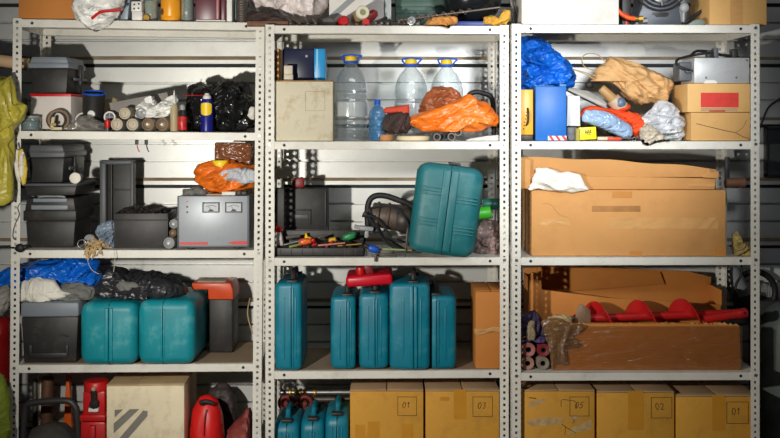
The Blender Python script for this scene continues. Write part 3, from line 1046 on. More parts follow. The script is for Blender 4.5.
part('hub', MB().cyl((-0.008, -0.004, 0.135), (-0.008, -0.024, 0.135), 0.04, n=24, b=0.006).cyl((-0.008, -0.024, 0.112), (-0.008, -0.03, 0.085), 0.005, n=8), STEEL, r)
part('outlet', MB().cyl((-0.100, -0.001, 0.021), (-0.078, -0.001, 0.025), 0.011, n=8).cyl((-0.082, -0.002, 0.024), (-0.062, -0.002, 0.026), 0.013, n=6), STEEL, r)
part('knob', MB().ball((0.092, 0.0, 0.08), 0.02, 0.018, 0.022).cyl((0.088, 0, 0.02), (0.090, 0, 0.07), 0.006), LGREYP, r)
part('side_box', MB().box(-0.16, -0.122, 0.02, 0.12, 0, 0.2, 0.004), BLACKP, r)
part('red_strip', MB().box(-0.149, -0.134, 0.012, 0.03, 0.004, 0.06, 0.003), RED, r, 'dark red strip')
y = 3.89
h0 = at(606, -22, y)
r = thing('air_hose', 'orange rubber hose curving down to a brass coupling on the rack top', 'hose', (X(620, y), y, z3), 0)
hp = [at(607, -25, y), at(612, -4, y), at(615, 6, y), at(621, 13.5, y), at(628, 17.5, y), at(635, 18.6, y)]
part('tube', MB().tube([p - r.location for p in hp], 0.0095, n=12), mat('orange_rubber', (232, 88, 26), 0.4), r)
part('coupling', MB().cyl(at(634, 18.6, y) - r.location, at(639, 18.6, y) - r.location, 0.0085, n=12).cyl(at(638.5, 18.6, y) - r.location, at(643, 18.6, y) - r.location, 0.012, n=6), BRASS, r)
r['label'] = 'orange rubber hose curving down to a brass coupling on the rack top'
solo('black_cable_coil', 'dark cables piled between the grey machine and the cardboard box on the rack top', 'cable',
     MB().tube([(-0.06, 0.0, 0.008), (-0.03, -0.01, 0.03), (0.0, 0.0, 0.05), (0.04, 0.0, 0.075), (0.05, 0.03, 0.06), (0.02, 0.03, 0.008), (-0.05, 0.04, 0.008)], 0.007), BLACKR, (X(695, 3.95), 3.95, z3))
solo('grey_grommet', 'small grey plastic foot on the rack top beside the cardboard box', 'foot', MB().prism([(-0.04, 0), (0.03, 0), (0.028, 0.018), (0.0, 0.024), (-0.016, 0.018)], 0, 0.03, 0.003), mat('grey_green_plastic', (122, 132, 124), 0.5), (X(698, 3.84), 3.842, z3))
r = carton('cardboard_box', 'light brown cardboard box with clear tape on the rack top at its outer end', 709.5, 767, -40, 3.846, 0.25, z3, mat('light_card', (212, 166, 100), 0.75, 0, 0.06, 5, dirt=(170, 122, 66), dirt_amt=0.3), -0.0, tape=[(0.36, 0.58, 0, 0.75)], tm=CTAPE)

# ================================================================== rack under the yellow bag side, top bay
u = 55
zb = S1(1, 55)
y = Y1(50) + 0.10
r = carton('cardboard_box', 'white box with a red top edge under the grey lidded toolbox', 30.5, 71, 93.5, y, 0.22, zb, mat('white_red_card', (212, 204, 196), 0.7), flaps=False)
w, d, h = r['dims']
part('lid_edge', MB().box(-w / 2 - 0.001, w / 2 + 0.001, -0.002, d, h - 0.012, h, 0.002), REDP, r, 'red lid edge')
toolbox('black toolbox with a grey lid standing on the white box with the red edge', 28, 68.5, 56.5, 68, y - 0.02, 0.23, zb + h + 0.001, BLACKP, GREYP, latch=False)
tb = bpy.data.objects['toolbox']
part('latch', MB().box(0.082, 0.094, 0.13, 0.165, 0.04, 0.125, 0.004), BLACKP, tb)
part('side_clip', MB().box(0.082, 0.092, 0.06, 0.22, 0.055, 0.068, 0.003), DGREYP, tb)
y = Y1(31) + 0.015
r = upright_can('glass_jar', 'squat clear jar with a grey lid and blue contents behind the post', 'jar', 31, y + 0.037, S1(1, 31), [(0, 0.002), (0.034, 0), (0.037, 0.005), (0.037, 0.046), (0.034, 0.05), (0, 0.05)], GLASSJ,
                [('contents', [(0, 0.004), (0.034, 0.004), (0.034, 0.034), (0, 0.034)], mat('blue_bits', (86, 120, 140), 0.5, var=0.5, vscale=120)), ('lid', [(0, 0.0505), (0.037, 0.0505), (0.038, 0.058), (0, 0.060)], LGREYP)])
blob('dark_rag', 'olive brown rag heaped behind the squat jar', 'rag', [(20.5, 130), (20.5, 104), (24, 98), (27, 108), (29, 118), (29, 130)], Y1(30) + 0.13, 0.08, mat('olive_cloth', (92, 84, 66), 0.9, crease=0.5), zmin=S1(1, 30), amp=0.014, seed=11)
# roll of brown tape with dark core and respirator strap
y = Y1(58) + 0.03
r = thing('tape_roll', 'roll of brown tape standing on edge with a dark core', 'tape roll', (X(58.5, y), y, S1(1, 58)), (0, 0, 0.45))
M = Matrix.Translation((0, 0.03, 0.043)) @ Matrix.Rotation(math.pi / 2, 4, 'X')
part('tape', MB().lathe([(0.034, -0.03), (0.042, -0.03), (0.043, -0.027), (0.043, 0.027), (0.042, 0.03), (0.034, 0.03), (0.034, -0.03)], 32, M), mat('tape_edge', (122, 96, 66), 0.5), r)
part('core', MB().lathe([(0.0335, -0.029), (0.0335, 0.029), (0.029, 0.029), (0.029, -0.029), (0.0335, -0.029)], 28, M), BLACKR, r)
y = Y1(54) + 0.012
r = thing('strap_buckle', 'cream strap buckle lying against the brown tape roll', 'strap', (X(55, y), y, S1(1, 54)), 0)
part('strap', MB().box(-0.016, 0.030, -0.004, 0.003, 0.001, 0.013, 0.002).prism([(-0.018, 0.006), (-0.006, 0.006), (0.000, 0.052), (-0.008, 0.056), (-0.014, 0.050)], -0.004, 0.003, 0.0015), mat('cream_web', (206, 190, 150), 0.7), r)
part('pad', MB().box(-0.012, 0.006, -0.007, -0.004, 0.018, 0.030, 0.001), mat('tan_web', (170, 142, 90), 0.7), r)
y = Y1(88) + 0.055
blob('clear_bag', 'crumpled clear plastic bag on the shelf in front of the black tin', 'bag', [(68, 131), (72, 123), (80, 118), (86, 115.5), (96, 121), (104, 124), (107, 131)], Y1(88) + 0.045, 0.08, FILM, zmin=S1(1, 88), amp=0.014, scale=20, seed=12)
y = Y1(93) + 0.15
r = upright_can('black_tin', 'open black tin with a blue and white rim, tilted', 'tin', 93, y, S1(1, 93) + 0.012, [(0, 0), (0.040, 0), (0.044, 0.004), (0.046, 0.145), (0.048, 0.15), (0.045, 0.152), (0.043, 0.146), (0.041, 0.05), (0, 0.05)], BLACKP)
r.rotation_euler = (0.22, 0.10, 0)
rim = bmesh.new()
part('rim', MB().torus((0, 0, 0.150), 0.0455, 0.004, 'Z', 36, 8), BLUEP, r)
part('film', MB().lathe([(0, 0.132), (0.02, 0.138), (0.0425, 0.141), (0.0425, 0.139), (0, 0.129)], 28), mat('blue_white_film', (80, 120, 170), 0.3, 0, 0.9, 35, crease=0.6), r)
y = Y1(90) + 0.075
solo('plastic_disc', 'round white plastic disc standing on edge behind the clear bag', 'cap', MB().cyl((0, 0, 0.016), (0, 0.02, 0.016), 0.016, n=20, b=0.003), WHITEP, (X(90, y), y + 0.012, S1(1, 90) + 0.052))
r = thing('ring', 'white ring clip standing behind the clear bag', 'ring', (X(80, y), y + 0.04, S1(1, 80)), 0.0)
part('hoop', MB().torus((0, 0, 0.042), 0.030, 0.0035, 'Y'), WHITEP, r)
part('disc', MB().cyl((0, 0.002, 0.042), (0, 0.01, 0.042), 0.027, n=24), BLACKP, r)
y = Y1(108) + 0.04
r = thing('wheel_spool', 'dark spool with a white rim standing behind the red valve knob', 'spool', (X(107.5, y), y + 0.03, S1(1, 107)), 0.1)
part('rim', MB().torus((0, 0, 0.0565), 0.021, 0.0035, 'Y'), WHITEP, r)
part('disc', MB().cyl((0, 0.0, 0.0565), (0, 0.03, 0.0565), 0.019, n=24).box(-0.016, 0.016, 0.002, 0.03, 0, 0.05, 0.003), mat('navy', (36, 38, 66), 0.5), r)
part('spokes', MB().box(-0.0012, 0.0012, -0.002, 0.001, 0.039, 0.074).box(-0.018, 0.018, -0.002, 0.001, 0.0555, 0.0575), LGREYP, r)
r = thing('valve_knob', 'small red knob between the clear bag and the spray can ends', 'knob', (X(109, y), Y1(109) + 0.02, S1(1, 109)), 0)
part('grip', MB().lathe([(0, 0.012), (0.008, 0.012), (0.0105, 0.018), (0.0105, 0.034), (0.012, 0.042), (0.009, 0.046), (0, 0.046)], 12), REDP, r)
part('stem', MB().cyl((0, 0, 0), (0, 0, 0.0125), 0.006), DSTEEL, r)
solo('small_cap', 'small black and white cap on the shelf in front of the clear bag', 'cap', MB().cyl((0, 0, 0.011), (0, 0.016, 0.011), 0.011, b=0.002).cyl((0, -0.002, 0.011), (0, 0, 0.011), 0.005), BLACKP, (X(100, 3.88), Y1(100) + 0.006, S1(1, 100)))
tin_beige = mat('beige_can', (150, 140, 122), 0.4, 0.2)
tin_grey = mat('grey_can', (132, 130, 126), 0.4, 0.3)
cap_w = mat('cream_cap', (188, 176, 156), 0.5)
cap_b = mat('brown_cap', (134, 112, 88), 0.5, 0.2)
lying_can('white ended spray can lying nearest the red knob, below another', 117, 0, Y1(117) + 0.012, 0.0265, 0.19, tin_grey, cap_w, zb=S1(1, 117))
lying_can('white ended spray can lying second along the shelf from the red knob', 132.6, 0, Y1(132) + 0.012, 0.0265, 0.19, tin_grey, cap_w, zb=S1(1, 132))
lying_can('brown rimmed spray can lying third along the shelf from the red knob', 148, 0, Y1(148) + 0.012, 0.0275, 0.19, tin_beige, cap_b, zb=S1(1, 148), ring=WHITEP)
lying_can('brown rimmed spray can lying nearest the tan sealant bottle', 162.5, 0, Y1(162) + 0.014, 0.0275, 0.19, tin_beige, cap_b, zb=S1(1, 162), ring=WHITEP)
lying_can('beige ended spray can lying on top of the two white ended ones', 125, 115, Y1(124) + 0.014, 0.0255, 0.18, tin_beige, cap_w, zb=S1(1, 124) + 0.046)
lying_can('grey spray can lying on the others at the rim of the white carrier bag', 141, 113, Y1(141) + 0.03, 0.024, 0.15, tin_grey, mat('grey_cap', (150, 150, 148), 0.5), zb=S1(1, 141) + 0.049)
y = Y1(140) + 0.150
r = solo('foam_profile', 'long grey square profile lying aslant over the spray cans', 'profile', MB().box(-0.135, 0.11, -0.02, 0.02, -0.024, 0.024, 0.003), mat('grey_foam', (136, 130, 124), 0.85, bump=0.2, bscale=150), (X(143, y), y, S1(1, 143) + 0.120), (0, -0.19, 0.10))
rod('tin', 'dark prop standing behind the spray cans under the grey profile', 'tin', (X(146, y), y + 0.09, S1(1, 146)), (X(146, y), y + 0.09, S1(1, 146) + 0.100), 0.028, BLACKP, n=20)  # support prop under the grey profile, not an actual tin
solo('cloth_pad', 'crumpled tan cloth pad behind the black tin', 'cloth', MB().prism([(-0.04, 0), (0.05, 0), (0.045, 0.125), (0.015, 0.150), (-0.03, 0.12)], 0, 0.06, 0.012), mat('tan_pad', (150, 134, 104), 0.85, crease=0.4), (X(108, 4.13), 4.15, S1(1, 108)))
blob('carrier_bag', 'small crumpled white carrier bag lying on the spray cans', 'bag', [(138, 117), (138, 108), (147, 99), (153, 98), (158, 108), (165, 104), (168, 97), (174, 96), (176, 103), (169, 113), (158, 119), (146, 120)], Y1(156) + 0.058, 0.075, BAGWHITE, amp=0.02, scale=20, seed=14, zmin=S1(1, 156) + 0.056)
# tan bottle and cans
y = Y1(174) + 0.02
upright_can('sealant_bottle', 'tan bottle with a thin white nozzle beside the small red and black can', 'bottle', 174.2, y + 0.02, S1(1, 174), [(0, 0), (0.0145, 0), (0.0165, 0.003), (0.0165, 0.098), (0.012, 0.112), (0, 0.112)], mat('tan_plastic', (176, 158, 122), 0.5),
            [('nozzle', [(0, 0.1125), (0.009, 0.1125), (0.006, 0.135), (0.002, 0.168), (0, 0.168)], WHITEP)])
y = Y1(182) + 0.015
r = upright_can('spray_can', 'small red and black spray can with a grey cap, standing beside the tan bottle', 'can', 182.5, y + 0.02, S1(1, 182), [(0, 0), (0.017, 0), (0.0185, 0.003), (0.0185, 0.078), (0.013, 0.088), (0, 0.088)], mat('black_can', (40, 36, 38), 0.35),
            [('cap', [(0, 0.0885), (0.0115, 0.0885), (0.0115, 0.106), (0.008, 0.110), (0, 0.110)], LGREYP)])
lb = bmesh.new()
part('label', MB().lathe([(0.0187, 0.006), (0.0192, 0.007), (0.0192, 0.060), (0.0187, 0.061)], 24), mat('red_label', (190, 40, 40), 0.4, 0, 0.5, 60), r)
y = Y1(207) + 0.012
r = upright_can('spray_can', 'standing blue spray can with a yellow shield label and red straw', 'can', 207, y + 0.028, S1(1, 207), [(0, 0), (0.024, 0), (0.0265, 0.003), (0.0265, 0.122), (0.020, 0.134), (0, 0.134)], mat('blue_can', (24, 28, 122), 0.35),
            [('cap', [(0, 0.1345), (0.0165, 0.1345), (0.0165, 0.146), (0.010, 0.152), (0.009, 0.158), (0, 0.158)], WHITEP)])
t = bmesh.new()
ring = []
for i, (zz, hw) in enumerate(((0.066, 0.30), (0.070, 0.75), (0.080, 0.98), (0.104, 1.0), (0.112, 0.98), (0.116, 0.80), (0.1185, 0.45))):
    ring.append([t.verts.new((0.0268 * math.sin(hw * a), -0.0268 * math.cos(hw * a), zz)) for a in [k / 12 * 2 - 1 for k in range(13)]])
for a, c in zip(ring, ring[1:]):
    for k in range(12):
        t.faces.new((a[k], a[k + 1], c[k + 1], c[k]))
bmesh.ops.recalc_face_normals(t, faces=t.faces[:])
part('label', MB().add(t), mat('yellow_label', (244, 206, 40), 0.4, 0, 0.04), r, 'yellow shield-shaped label')
part('straw', MB().cyl((-0.011, -0.004, 0.150), (-0.098, 0.012, 0.150), 0.0016, n=8), REDP, r, 'thin red straw')
blob('bin_bag', 'shiny black bin bag filling the shelf corner behind the blue spray can', 'bag',
     [(187, 133), (189, 110), (192, 89), (203, 84.5), (213, 89), (223, 83), (236, 83), (245, 86), (251, 98), (252, 120), (247, 131), (240, 134), (228, 132), (208, 132)], Y1(220) + 0.182, 0.20, BAGBLACK, amp=0.030, scale=12, seed=15, zmin=S1(1, 220), nt=110, npx=56)
y = Y1(233) + 0.115
r = upright_can('bottle', 'small bottle with a bright green cap showing above the black bin bag', 'bottle', 233, 4.245, S1(1, 233), [(0, 0), (0.022, 0), (0.024, 0.004), (0.024, 0.17), (0.018, 0.192), (0, 0.192)], mat('amber', (150, 110, 30), 0.3),
            [('cap', [(0, 0.1925), (0.021, 0.1925), (0.021, 0.212), (0.018, 0.215), (0, 0.215)], LIME)])
solo('paper_scrap', 'crumpled white paper stuck in the black bin bag folds', 'paper', MB().add(blob_bm([(247, 115), (251, 106), (255, 108), (254.5, 120), (250, 118)], Y1(250) + 0.043, 0.02, (X(251, 3.95), Y1(250) + 0.043, Z(120, 3.95)), amp=0.006, scale=30, nt=24, npx=14)), CLOTHW, (X(251, 3.95), Y1(250) + 0.043, Z(120, 3.95)))

# ------------------------------------------------------------------ second bay of that rack
y = Y1(50) + 0.05
zb = S1(2, 52)
toolbox('black toolbox with a dark grey lid, bottom of the stack beside the hanging gloves', 23, 76, 198, 221, y, 0.24, zb, BLACKP, BLACKP, handle=None, latch=False)
tb = bpy.data.objects['toolbox.001']
hh = Z(198, y) - zb
part('handle', MB().tube([(-0.05, 0.03, hh - 0.006), (-0.046, 0.024, hh + 0.004), (0.046, 0.024, hh + 0.004), (0.05, 0.03, hh - 0.006)], 0.004, n=6), LGREYP, tb)
part('lid_panel', MB().box(-0.075, 0.075, -0.0015, 0.02, hh - 0.048, hh - 0.030, 0.002).box(-0.07, 0.07, 0.004, 0.03, hh - 0.018, hh - 0.002, 0.003), GREYP, tb)
zz = zb + hh + 0.009
r = thing('tray', 'shallow dark grey plastic tray between two black toolboxes', 'tray', (X(49.5, y), y, zz), 0.0)
w = (77 - 22) * y / F
h = Z(183.5, y) - zz
part('tub', MB().prism([(-w * 0.44, 0), (w * 0.44, 0), (w * 0.48, h * 0.8), (-w * 0.48, h * 0.8)], 0.01, 0.27, 0.006), BLACKP, r)
part('rim', MB().box(-w / 2, w / 2, 0, 0.28, h * 0.78, h, 0.004), DGREYP, r)
y2 = y + 0.02
toolbox('black toolbox with a smooth grey lid, topmost of the stack beside the hanging gloves', 26.5, 64.5, 145, 157.5, y2, 0.29, zz + h + 0.001, BLACKP, DGREYP, handle=None, latch=False)
tb = bpy.data.objects['toolbox.002']
part('latch', MB().box(0.074, 0.084, 0.12, 0.16, 0.03, 0.11, 0.004), BLACKP, tb)
part('clip', MB().box(0.074, 0.082, 0.06, 0.22, 0.050, 0.066, 0.003), DGREYP, tb)
y = Y1(74) + 0.012
r = thing('plastic_cup', 'grey cup lying with its white end forward on the grey tray', 'cup', (X(74.5, y), y + 0.045, zz + h + 0.0015), (0, 0, 0.1))
# hanging gloves
y = 3.835
r = thing('work_gloves', 'white knit gloves with yellow palms hanging on the rack post', 'gloves', (X(19, y), y - 0.002, Z(187, y)), 0)
for i, (ol, mm) in enumerate((([(13, 152), (17, 149), (20, 152), (20, 166), (22, 178), (20, 184), (16, 178), (13.5, 164)], CLOTHW), ([(18, 150), (23, 149), (26, 158), (27, 172), (26, 183), (22, 186), (20, 174), (18.5, 160)], mat('yellow_palm', (216, 186, 70), 0.7, 0, 0.1, crease=0.4)), ([(20, 151), (24, 152), (24, 168), (23, 180), (20.5, 180), (19.5, 166)], CLOTHW))):
    blob_part('glove', r, ol, 3.825 - 0.007 * i, 0.022, mm, amp=0.006, scale=34, seed=20 + i, nt=36, npx=18)
part('hook', MB().tube([(0.004, -0.002, 0.15), (0.002, -0.006, 0.165), (-0.004, 0.004, 0.178), (-0.008, 0.014, 0.170)], 0.002, n=6), STEEL, r)
# wire on the post, knob
r = thing('wire_loop', 'thin dark wire loop hanging from the rack post above the black knob', 'wire', (X(15, 3.84), 3.836, Z(240, 3.84)), 0)
part('wire', MB().tube([at(20, 203, 3.842) - r.location, at(17.5, 208, 3.838) - r.location, at(19, 215, 3.838) - r.location, at(15, 224, 3.838) - r.location, at(13, 232, 3.838) - r.location, at(13, 238, 3.838) - r.location, at(16, 240, 3.838) - r.location], 0.0013, n=6), BLACKP, r)
r = thing('cable_plug', 'black knob plug with a cable fixed at the rack post', 'plug', at(20, 248, 3.836), 0)
part('plug', MB().ball((0, 0, 0), 0.02, 0.014, 0.018).ball((0.02, 0.0, 0.004), 0.012, 0.010, 0.010), BLACKR, r)
part('cable', MB().tube([(-0.015, 0, 0), (-0.05, 0.003, 0.002), (-0.11, 0.0, 0.006), (-0.18, 0, 0.0)], 0.004, n=8), BLACKR, r)

# cup finish
cup = [o for o in COL.objects if o.name == 'plastic_cup'][0]
M = Matrix.Translation((0, 0, 0.023)) @ Matrix.Rotation(-math.pi / 2, 4, 'X')
part('body', MB().lathe([(0, 0.001), (0.023, 0.001), (0.023, 0.008), (0.021, 0.012), (0.019, 0.07), (0, 0.07)], 22, M @ Matrix.Translation((0, 0, -0.055))), LGREYP, cup)
part('end', MB().lathe([(0, -0.0015), (0.018, -0.0015), (0.0215, 0.0005), (0, 0.0005)], 22, M @ Matrix.Translation((0, 0, -0.055))), mat('white_end', (216, 210, 196), 0.6), cup)
# grey lidded can, cable ring, straw rope
y = Y1(87) + 0.045
r = thing('paint_can', 'black can with a pale grey lid lying beside the bottom toolbox', 'can', (X(88, y), y, S1(2, 88)), (0, 0, -0.5))
M = Matrix.Translation((0, 0, 0.0275)) @ Matrix.Rotation(-math.pi / 2, 4, 'X')
part('body', MB().lathe([(0, 0.012), (0.0265, 0.012), (0.0265, 0.09), (0, 0.09)], 22, M), BLACKP, r)
part('lid', MB().lathe([(0, 0), (0.024, 0), (0.0275, 0.004), (0.0275, 0.016), (0, 0.016)], 22, M), LGREYP, r)
solo('cable_clamp', 'loose grey ring standing at the shelf edge beside the straw rope', 'ring', MB().torus((0, 0, 0.020), 0.0175, 0.0025, 'Y'), STEEL, (X(80.5, 3.86), Y1(80) + 0.012, S1(2, 80)))
rng = random.Random(4)
mb = MB()
y = Y1(94) + 0.014
base = Vector((X(94, y), y, S1(2, 94)))
for i in range(34):
    p = Vector((rng.uniform(-0.03, 0.03), rng.uniform(0.0, 0.03), 0.004))
    pts = [p]
    for k in range(4):
        p = p + Vector((rng.uniform(-0.02, 0.02), rng.uniform(-0.012, 0.012), rng.uniform(-0.006, 0.016)))
        p.z = min(max(p.z, 0.003), 0.055 - abs(p.x) * 0.9)
        p.y = min(max(p.y, -0.004), 0.04)
        pts.append(p.copy())
    mb.tube(pts, 0.0022, n=5, sub=3)
for i in range(22):
    x = rng.uniform(-0.030, 0.030)
    mb.tube([(x, 0.012, 0.006 + rng.uniform(0, 0.01)), (x + rng.uniform(-0.006, 0.006), -0.012, 0.006), (x + rng.uniform(-0.008, 0.008), -0.019, -0.01), (x + rng.uniform(-0.012, 0.012), -0.0195, rng.uniform(-0.045, -0.015))], 0.0022, n=5, sub=3)
solo('straw_rope', 'frayed straw rope bundle spilling over the shelf edge', 'rope', mb, mat('straw', (186, 158, 112), 0.85, var=0.3, vscale=40), base)
r = solo('thin_string', 'long thin string hanging from the straw rope over the bay below', 'string', MB().tube([at(87, 252, 3.835) - at(95, 280, 3.835), at(88, 262, 3.835) - at(95, 280, 3.835), at(92, 270, 3.835) - at(95, 280, 3.835), at(99, 274, 3.835) - at(95, 280, 3.835)], 0.0012, n=5), mat('string', (190, 180, 160), 0.8), at(95, 280, 3.835))
r = solo('thin_string', 'short thin string hanging below the open black toolbox edge', 'string', MB().tube([at(114, 250, 3.838) - at(114, 270, 3.838), at(115, 260, 3.838) - at(114, 270, 3.838), at(113.5, 272, 3.838) - at(114, 270, 3.838)], 0.0012, n=5), mat('string', (190, 180, 160), 0.8), at(114, 270, 3.838))
blob('blue_packet', 'crumpled blue and white packet wedged against the open black toolbox', 'packet', [(100, 247), (97, 232), (100, 226), (108, 222), (113, 222), (115, 232), (114, 247)], Y1(106) + 0.07, 0.05, mat('blue_white_foil', (120, 134, 150), 0.35, 0, 0.5, 25, crease=0.7), zmin=S1(2, 106), amp=0.014, scale=22, seed=22)
# open toolbox: tub + upright lid
y = Y1(142) + 0.05
r = thing('toolbox', 'open black toolbox with loose parts in it, beside the straw rope', 'toolbox', (X(141, y), y, S1(2, 141)), 0.04)
w = (168 - 114.5) * y / F
h = Z(213.5, y) - S1(2, 141)
t = MB()
t.box(-w / 2, w / 2, 0, 0.2, 0, 0.004, 0.001)
t.prism([(-w / 2 + 0.004, 0), (w / 2 - 0.008, 0), (w / 2, h), (-w / 2, h)], 0, 0.006, 0.002).prism([(-w / 2 + 0.004, 0), (w / 2 - 0.008, 0), (w / 2, h), (-w / 2, h)], 0.194, 0.2, 0.002)
t.box(-w / 2, -w / 2 + 0.006, 0, 0.2, 0, h, 0.002).box(w / 2 - 0.006, w / 2, 0, 0.2, 0, h, 0.002)
t.box(-w / 2 - 0.004, w / 2 + 0.004, -0.004, 0.008, h - 0.030, h - 0.024, 0.002)
part('tub', t, BLACKP, r)
blob_part('loose_parts', r, [(118, 228), (118, 214), (126, 209), (138, 206), (150, 210), (164, 208), (166, 228)], y + 0.1, 0.16, mat('dark_tools', (52, 48, 46), 0.45, 0.4, 0.5, 60, crease=0.8, cscale=50), amp=0.016, scale=30, seed=23)
y = Y1(118) + 0.03
r = thing('box_lid', 'grey rimmed black toolbox lid standing upright behind the straw rope', 'lid', (X(116.0, y + 0.24), y + 0.255, S1(2, 118) + 0.0), (0, 0.0, 0.0))
w = 0.150
h0 = 0.158
h = Z(160, y + 0.26) - S1(2, 118)
part('panel', MB().box(-w / 2 + 0.012, w / 2 - 0.004, 0.020, 0.028, h0 - 0.15, h - 0.01, 0.003), BLACKP, r)
fr = MB().box(-w / 2, -w / 2 + 0.030, -0.012, 0.028, 0.0, h, 0.010).box(w / 2 - 0.014, w / 2, -0.012, 0.028, 0.0, h, 0.005).box(-w / 2, w / 2, -0.012, 0.028, h - 0.02, h, 0.006).box(-w / 2, w / 2, -0.01, 0.028, 0.0, 0.02, 0.004)
part('rim', fr, DGREYP, r)
part('rib', MB().box(-0.03, -0.022, 0.0, 0.02, 0.02, h - 0.02, 0.002).box(-w / 2 + 0.03, w / 2 - 0.01, 0.01, 0.02, h * 0.62, h * 0.64, 0.002), BLACKP, r)
# leads hanging under the shelf above
for u_, lb_, mm_ in ((137.5, 'short red and black lead hanging under the shelf with the spray cans', REDP), (147, 'short black lead hanging beside the red one under the shelf', BLACKR)):
    yl_ = Y1(u_) + 0.03
    r = thing('test_lead', lb_, 'lead', (X(u_, yl_), yl_, Z(152, yl_)), 0)
    part('wire', MB().tube([(0.008, 0, 0), (0.002, 0, 0.012), (-0.002, 0, 0.03), (-0.003, 0, 0.046)], 0.0022, n=6), mm_, r)
    part('clip', MB().box(-0.010, 0.004, -0.004, 0.004, 0.030, Z(139.6, yl_) - Z(152, yl_), 0.002), BLACKP, r)
# cans by the unit
lying_can('small can with a white end lying low between the open toolbox and the grey unit', 169.2, 0, Y1(169) + 0.015, 0.0245, 0.12, tin_grey, LGREYP, zb=S1(2, 169), group='small cans beside the metered unit', ring=WHITEP)
lying_can('small tan can wedged second up between the open toolbox and the grey unit', 173, 0, Y1(173) + 0.03, 0.0165, 0.10, tin_beige, cap_b, zb=S1(2, 173) + 0.047, group='small cans beside the metered unit')
lying_can('small can with a white end lying highest between the open toolbox and the grey unit', 174, 0, Y1(174) + 0.03, 0.0205, 0.10, tin_grey, LGREYP, zb=S1(2, 174) + 0.081, group='small cans beside the metered unit', ring=WHITEP)
# voltage unit
y = Y1(215) + 0.018
zb = S1(2, 215)
u0, u1, vt = 178.5, 248.5, 196
w = (u1 - u0) * y / F
h = Z(vt, y) - zb
r = thing('voltage_unit', 'grey metal electrical unit with two dial meters and red stripes', 'electrical unit', (X((u0 + u1) / 2, y), y, zb), R1T)
part('housing', MB().box(-w / 2, w / 2, 0, 0.22, 0.010, h, 0.004), mat('unit_grey', (160, 166, 172), 0.4, 0.1, 0.05, 5, dirt=(110, 110, 108), dirt_amt=0.25), r)
part('side_frame', MB().box(-w / 2 - 0.003, -w / 2 + 0.004, -0.002, 0.01, 0.008, h + 0.001, 0.001).box(w / 2 - 0.006, w / 2 + 0.003, -0.002, 0.01, 0.008, h + 0.001, 0.001).box(-w / 2, w / 2, -0.0015, 0.01, 0.006, 0.013, 0.001), DGREYP, r)
for sx in (-0.33, 0.33):
    part('foot', MB().cyl((sx * w, 0.02, 0), (sx * w, 0.02, 0.0105), 0.014, n=14).cyl((sx * w, 0.19, 0), (sx * w, 0.19, 0.0105), 0.014, n=14), BLACKR, r)
for xm in (-w / 2 + 0.135 * 1.0, -w / 2 + 0.228):
    xm -= 0.001
    fr = MB()
    mw, mh = 0.0345, 0.021
    zc = h - 0.047
    for a, b, c, e in ((-mw, mw, mh - 0.004, mh), (-mw, mw, -mh, -mh + 0.004), (-mw, -mw + 0.004, -mh, mh), (mw - 0.004, mw, -mh, mh)):
        fr.box(xm + a, xm + b, -0.006, 0.002, zc + c, zc + e, 0.0008)
    m_ = part('meter', fr, BLACKP, r)
    part('dial', MB().box(xm - mw + 0.004, xm + mw - 0.004, -0.002, 0.001, zc - mh + 0.004, zc + mh - 0.004), mat('dial_face', (176, 182, 186), 0.4), m_)
    ar = MB()
    ar.tube([(xm - 0.022 + 0.0055 * k, -0.0026, zc + 0.002 + 0.007 * math.sin(k / 8 * math.pi)) for k in range(9)], 0.0009, n=5)
    ar.prism([(xm - 0.012, zc - 0.016), (xm + 0.012, zc - 0.016), (xm + 0.006, zc - 0.008), (xm - 0.006, zc - 0.008)], -0.003, -0.001)
    ar.tube([(xm, -0.003, zc - 0.010), (xm - 0.010, -0.003, zc + 0.006)], 0.0007, n=5, smooth=False)
    part('needle', ar, BLACKP, m_)
for k in range(3):
    part('indicator', MB().cyl((-w / 2 + 0.037, 0.001, h - 0.022 - 0.022 * k), (-w / 2 + 0.037, -0.003, h - 0.022 - 0.022 * k), 0.0038, n=10), RED if k == 0 else BLACKP, r)
part('red_stripe', MB().box(-w / 2 + 0.006, -w / 2 + 0.122, -0.001, 0.001, 0.017, 0.029), REDP, r)
part('red_stripe', MB().prism([(w / 2 - 0.088, 0.024), (w / 2 - 0.062, 0.017), (w / 2 - 0.006, 0.017), (w / 2 - 0.006, 0.031), (w / 2 - 0.062, 0.031)], -0.001, 0.001), REDP, r)
zt = zb + h + 0.001
blob('orange_bag', 'orange plastic bag with papers in it on top of the grey unit', 'bag', [(196, 180), (195, 170), (199, 164), (210, 162), (232, 162), (247, 166), (256, 164), (257, 176), (252, 187), (237, 189), (222, 192), (208, 189)], Y1(226) + 0.10, 0.15, BAGORANGE, zmin=zt + 0.006, amp=0.018, scale=13, seed=25)
blob('paper_bundle', 'pale blue and white papers folded over the orange bag on the unit', 'papers', [(218, 179), (220, 171), (232, 169), (247, 168), (256, 171), (256, 181), (244, 184), (230, 181)], Y1(236) + 0.035, 0.05, mat('pale_paper', (196, 200, 206), 0.5, 0, 0.15, 30, crease=0.4), amp=0.01, scale=20, seed=26)
solo('cardboard_sheet', 'thin tan cardboard lying flat on the grey unit under the orange bag', 'sheet', MB().box(-0.075, 0.085, 0, 0.17, 0, 0.0055, 0.001), CARDIN, (X(224, y), y + 0.02, zt))
r = upright_can('tape_roll', 'yellow tape roll lying flat on the orange bag', 'tape roll', 221, y + 0.085, Z(167, y + 0.07), [(0.018, 0), (0.041, 0), (0.042, 0.002), (0.042, 0.026), (0.041, 0.028), (0.018, 0.028), (0.018, 0)], mat('yellow_tape', (236, 208, 30), 0.4), part_name='tape')
yb = y + 0.075
r = thing('wrapped_box', 'brown taped box standing on the yellow tape and orange bag', 'box', (X(231, yb), yb, Z(163.5, yb)), (0, 0.03, 0.0))
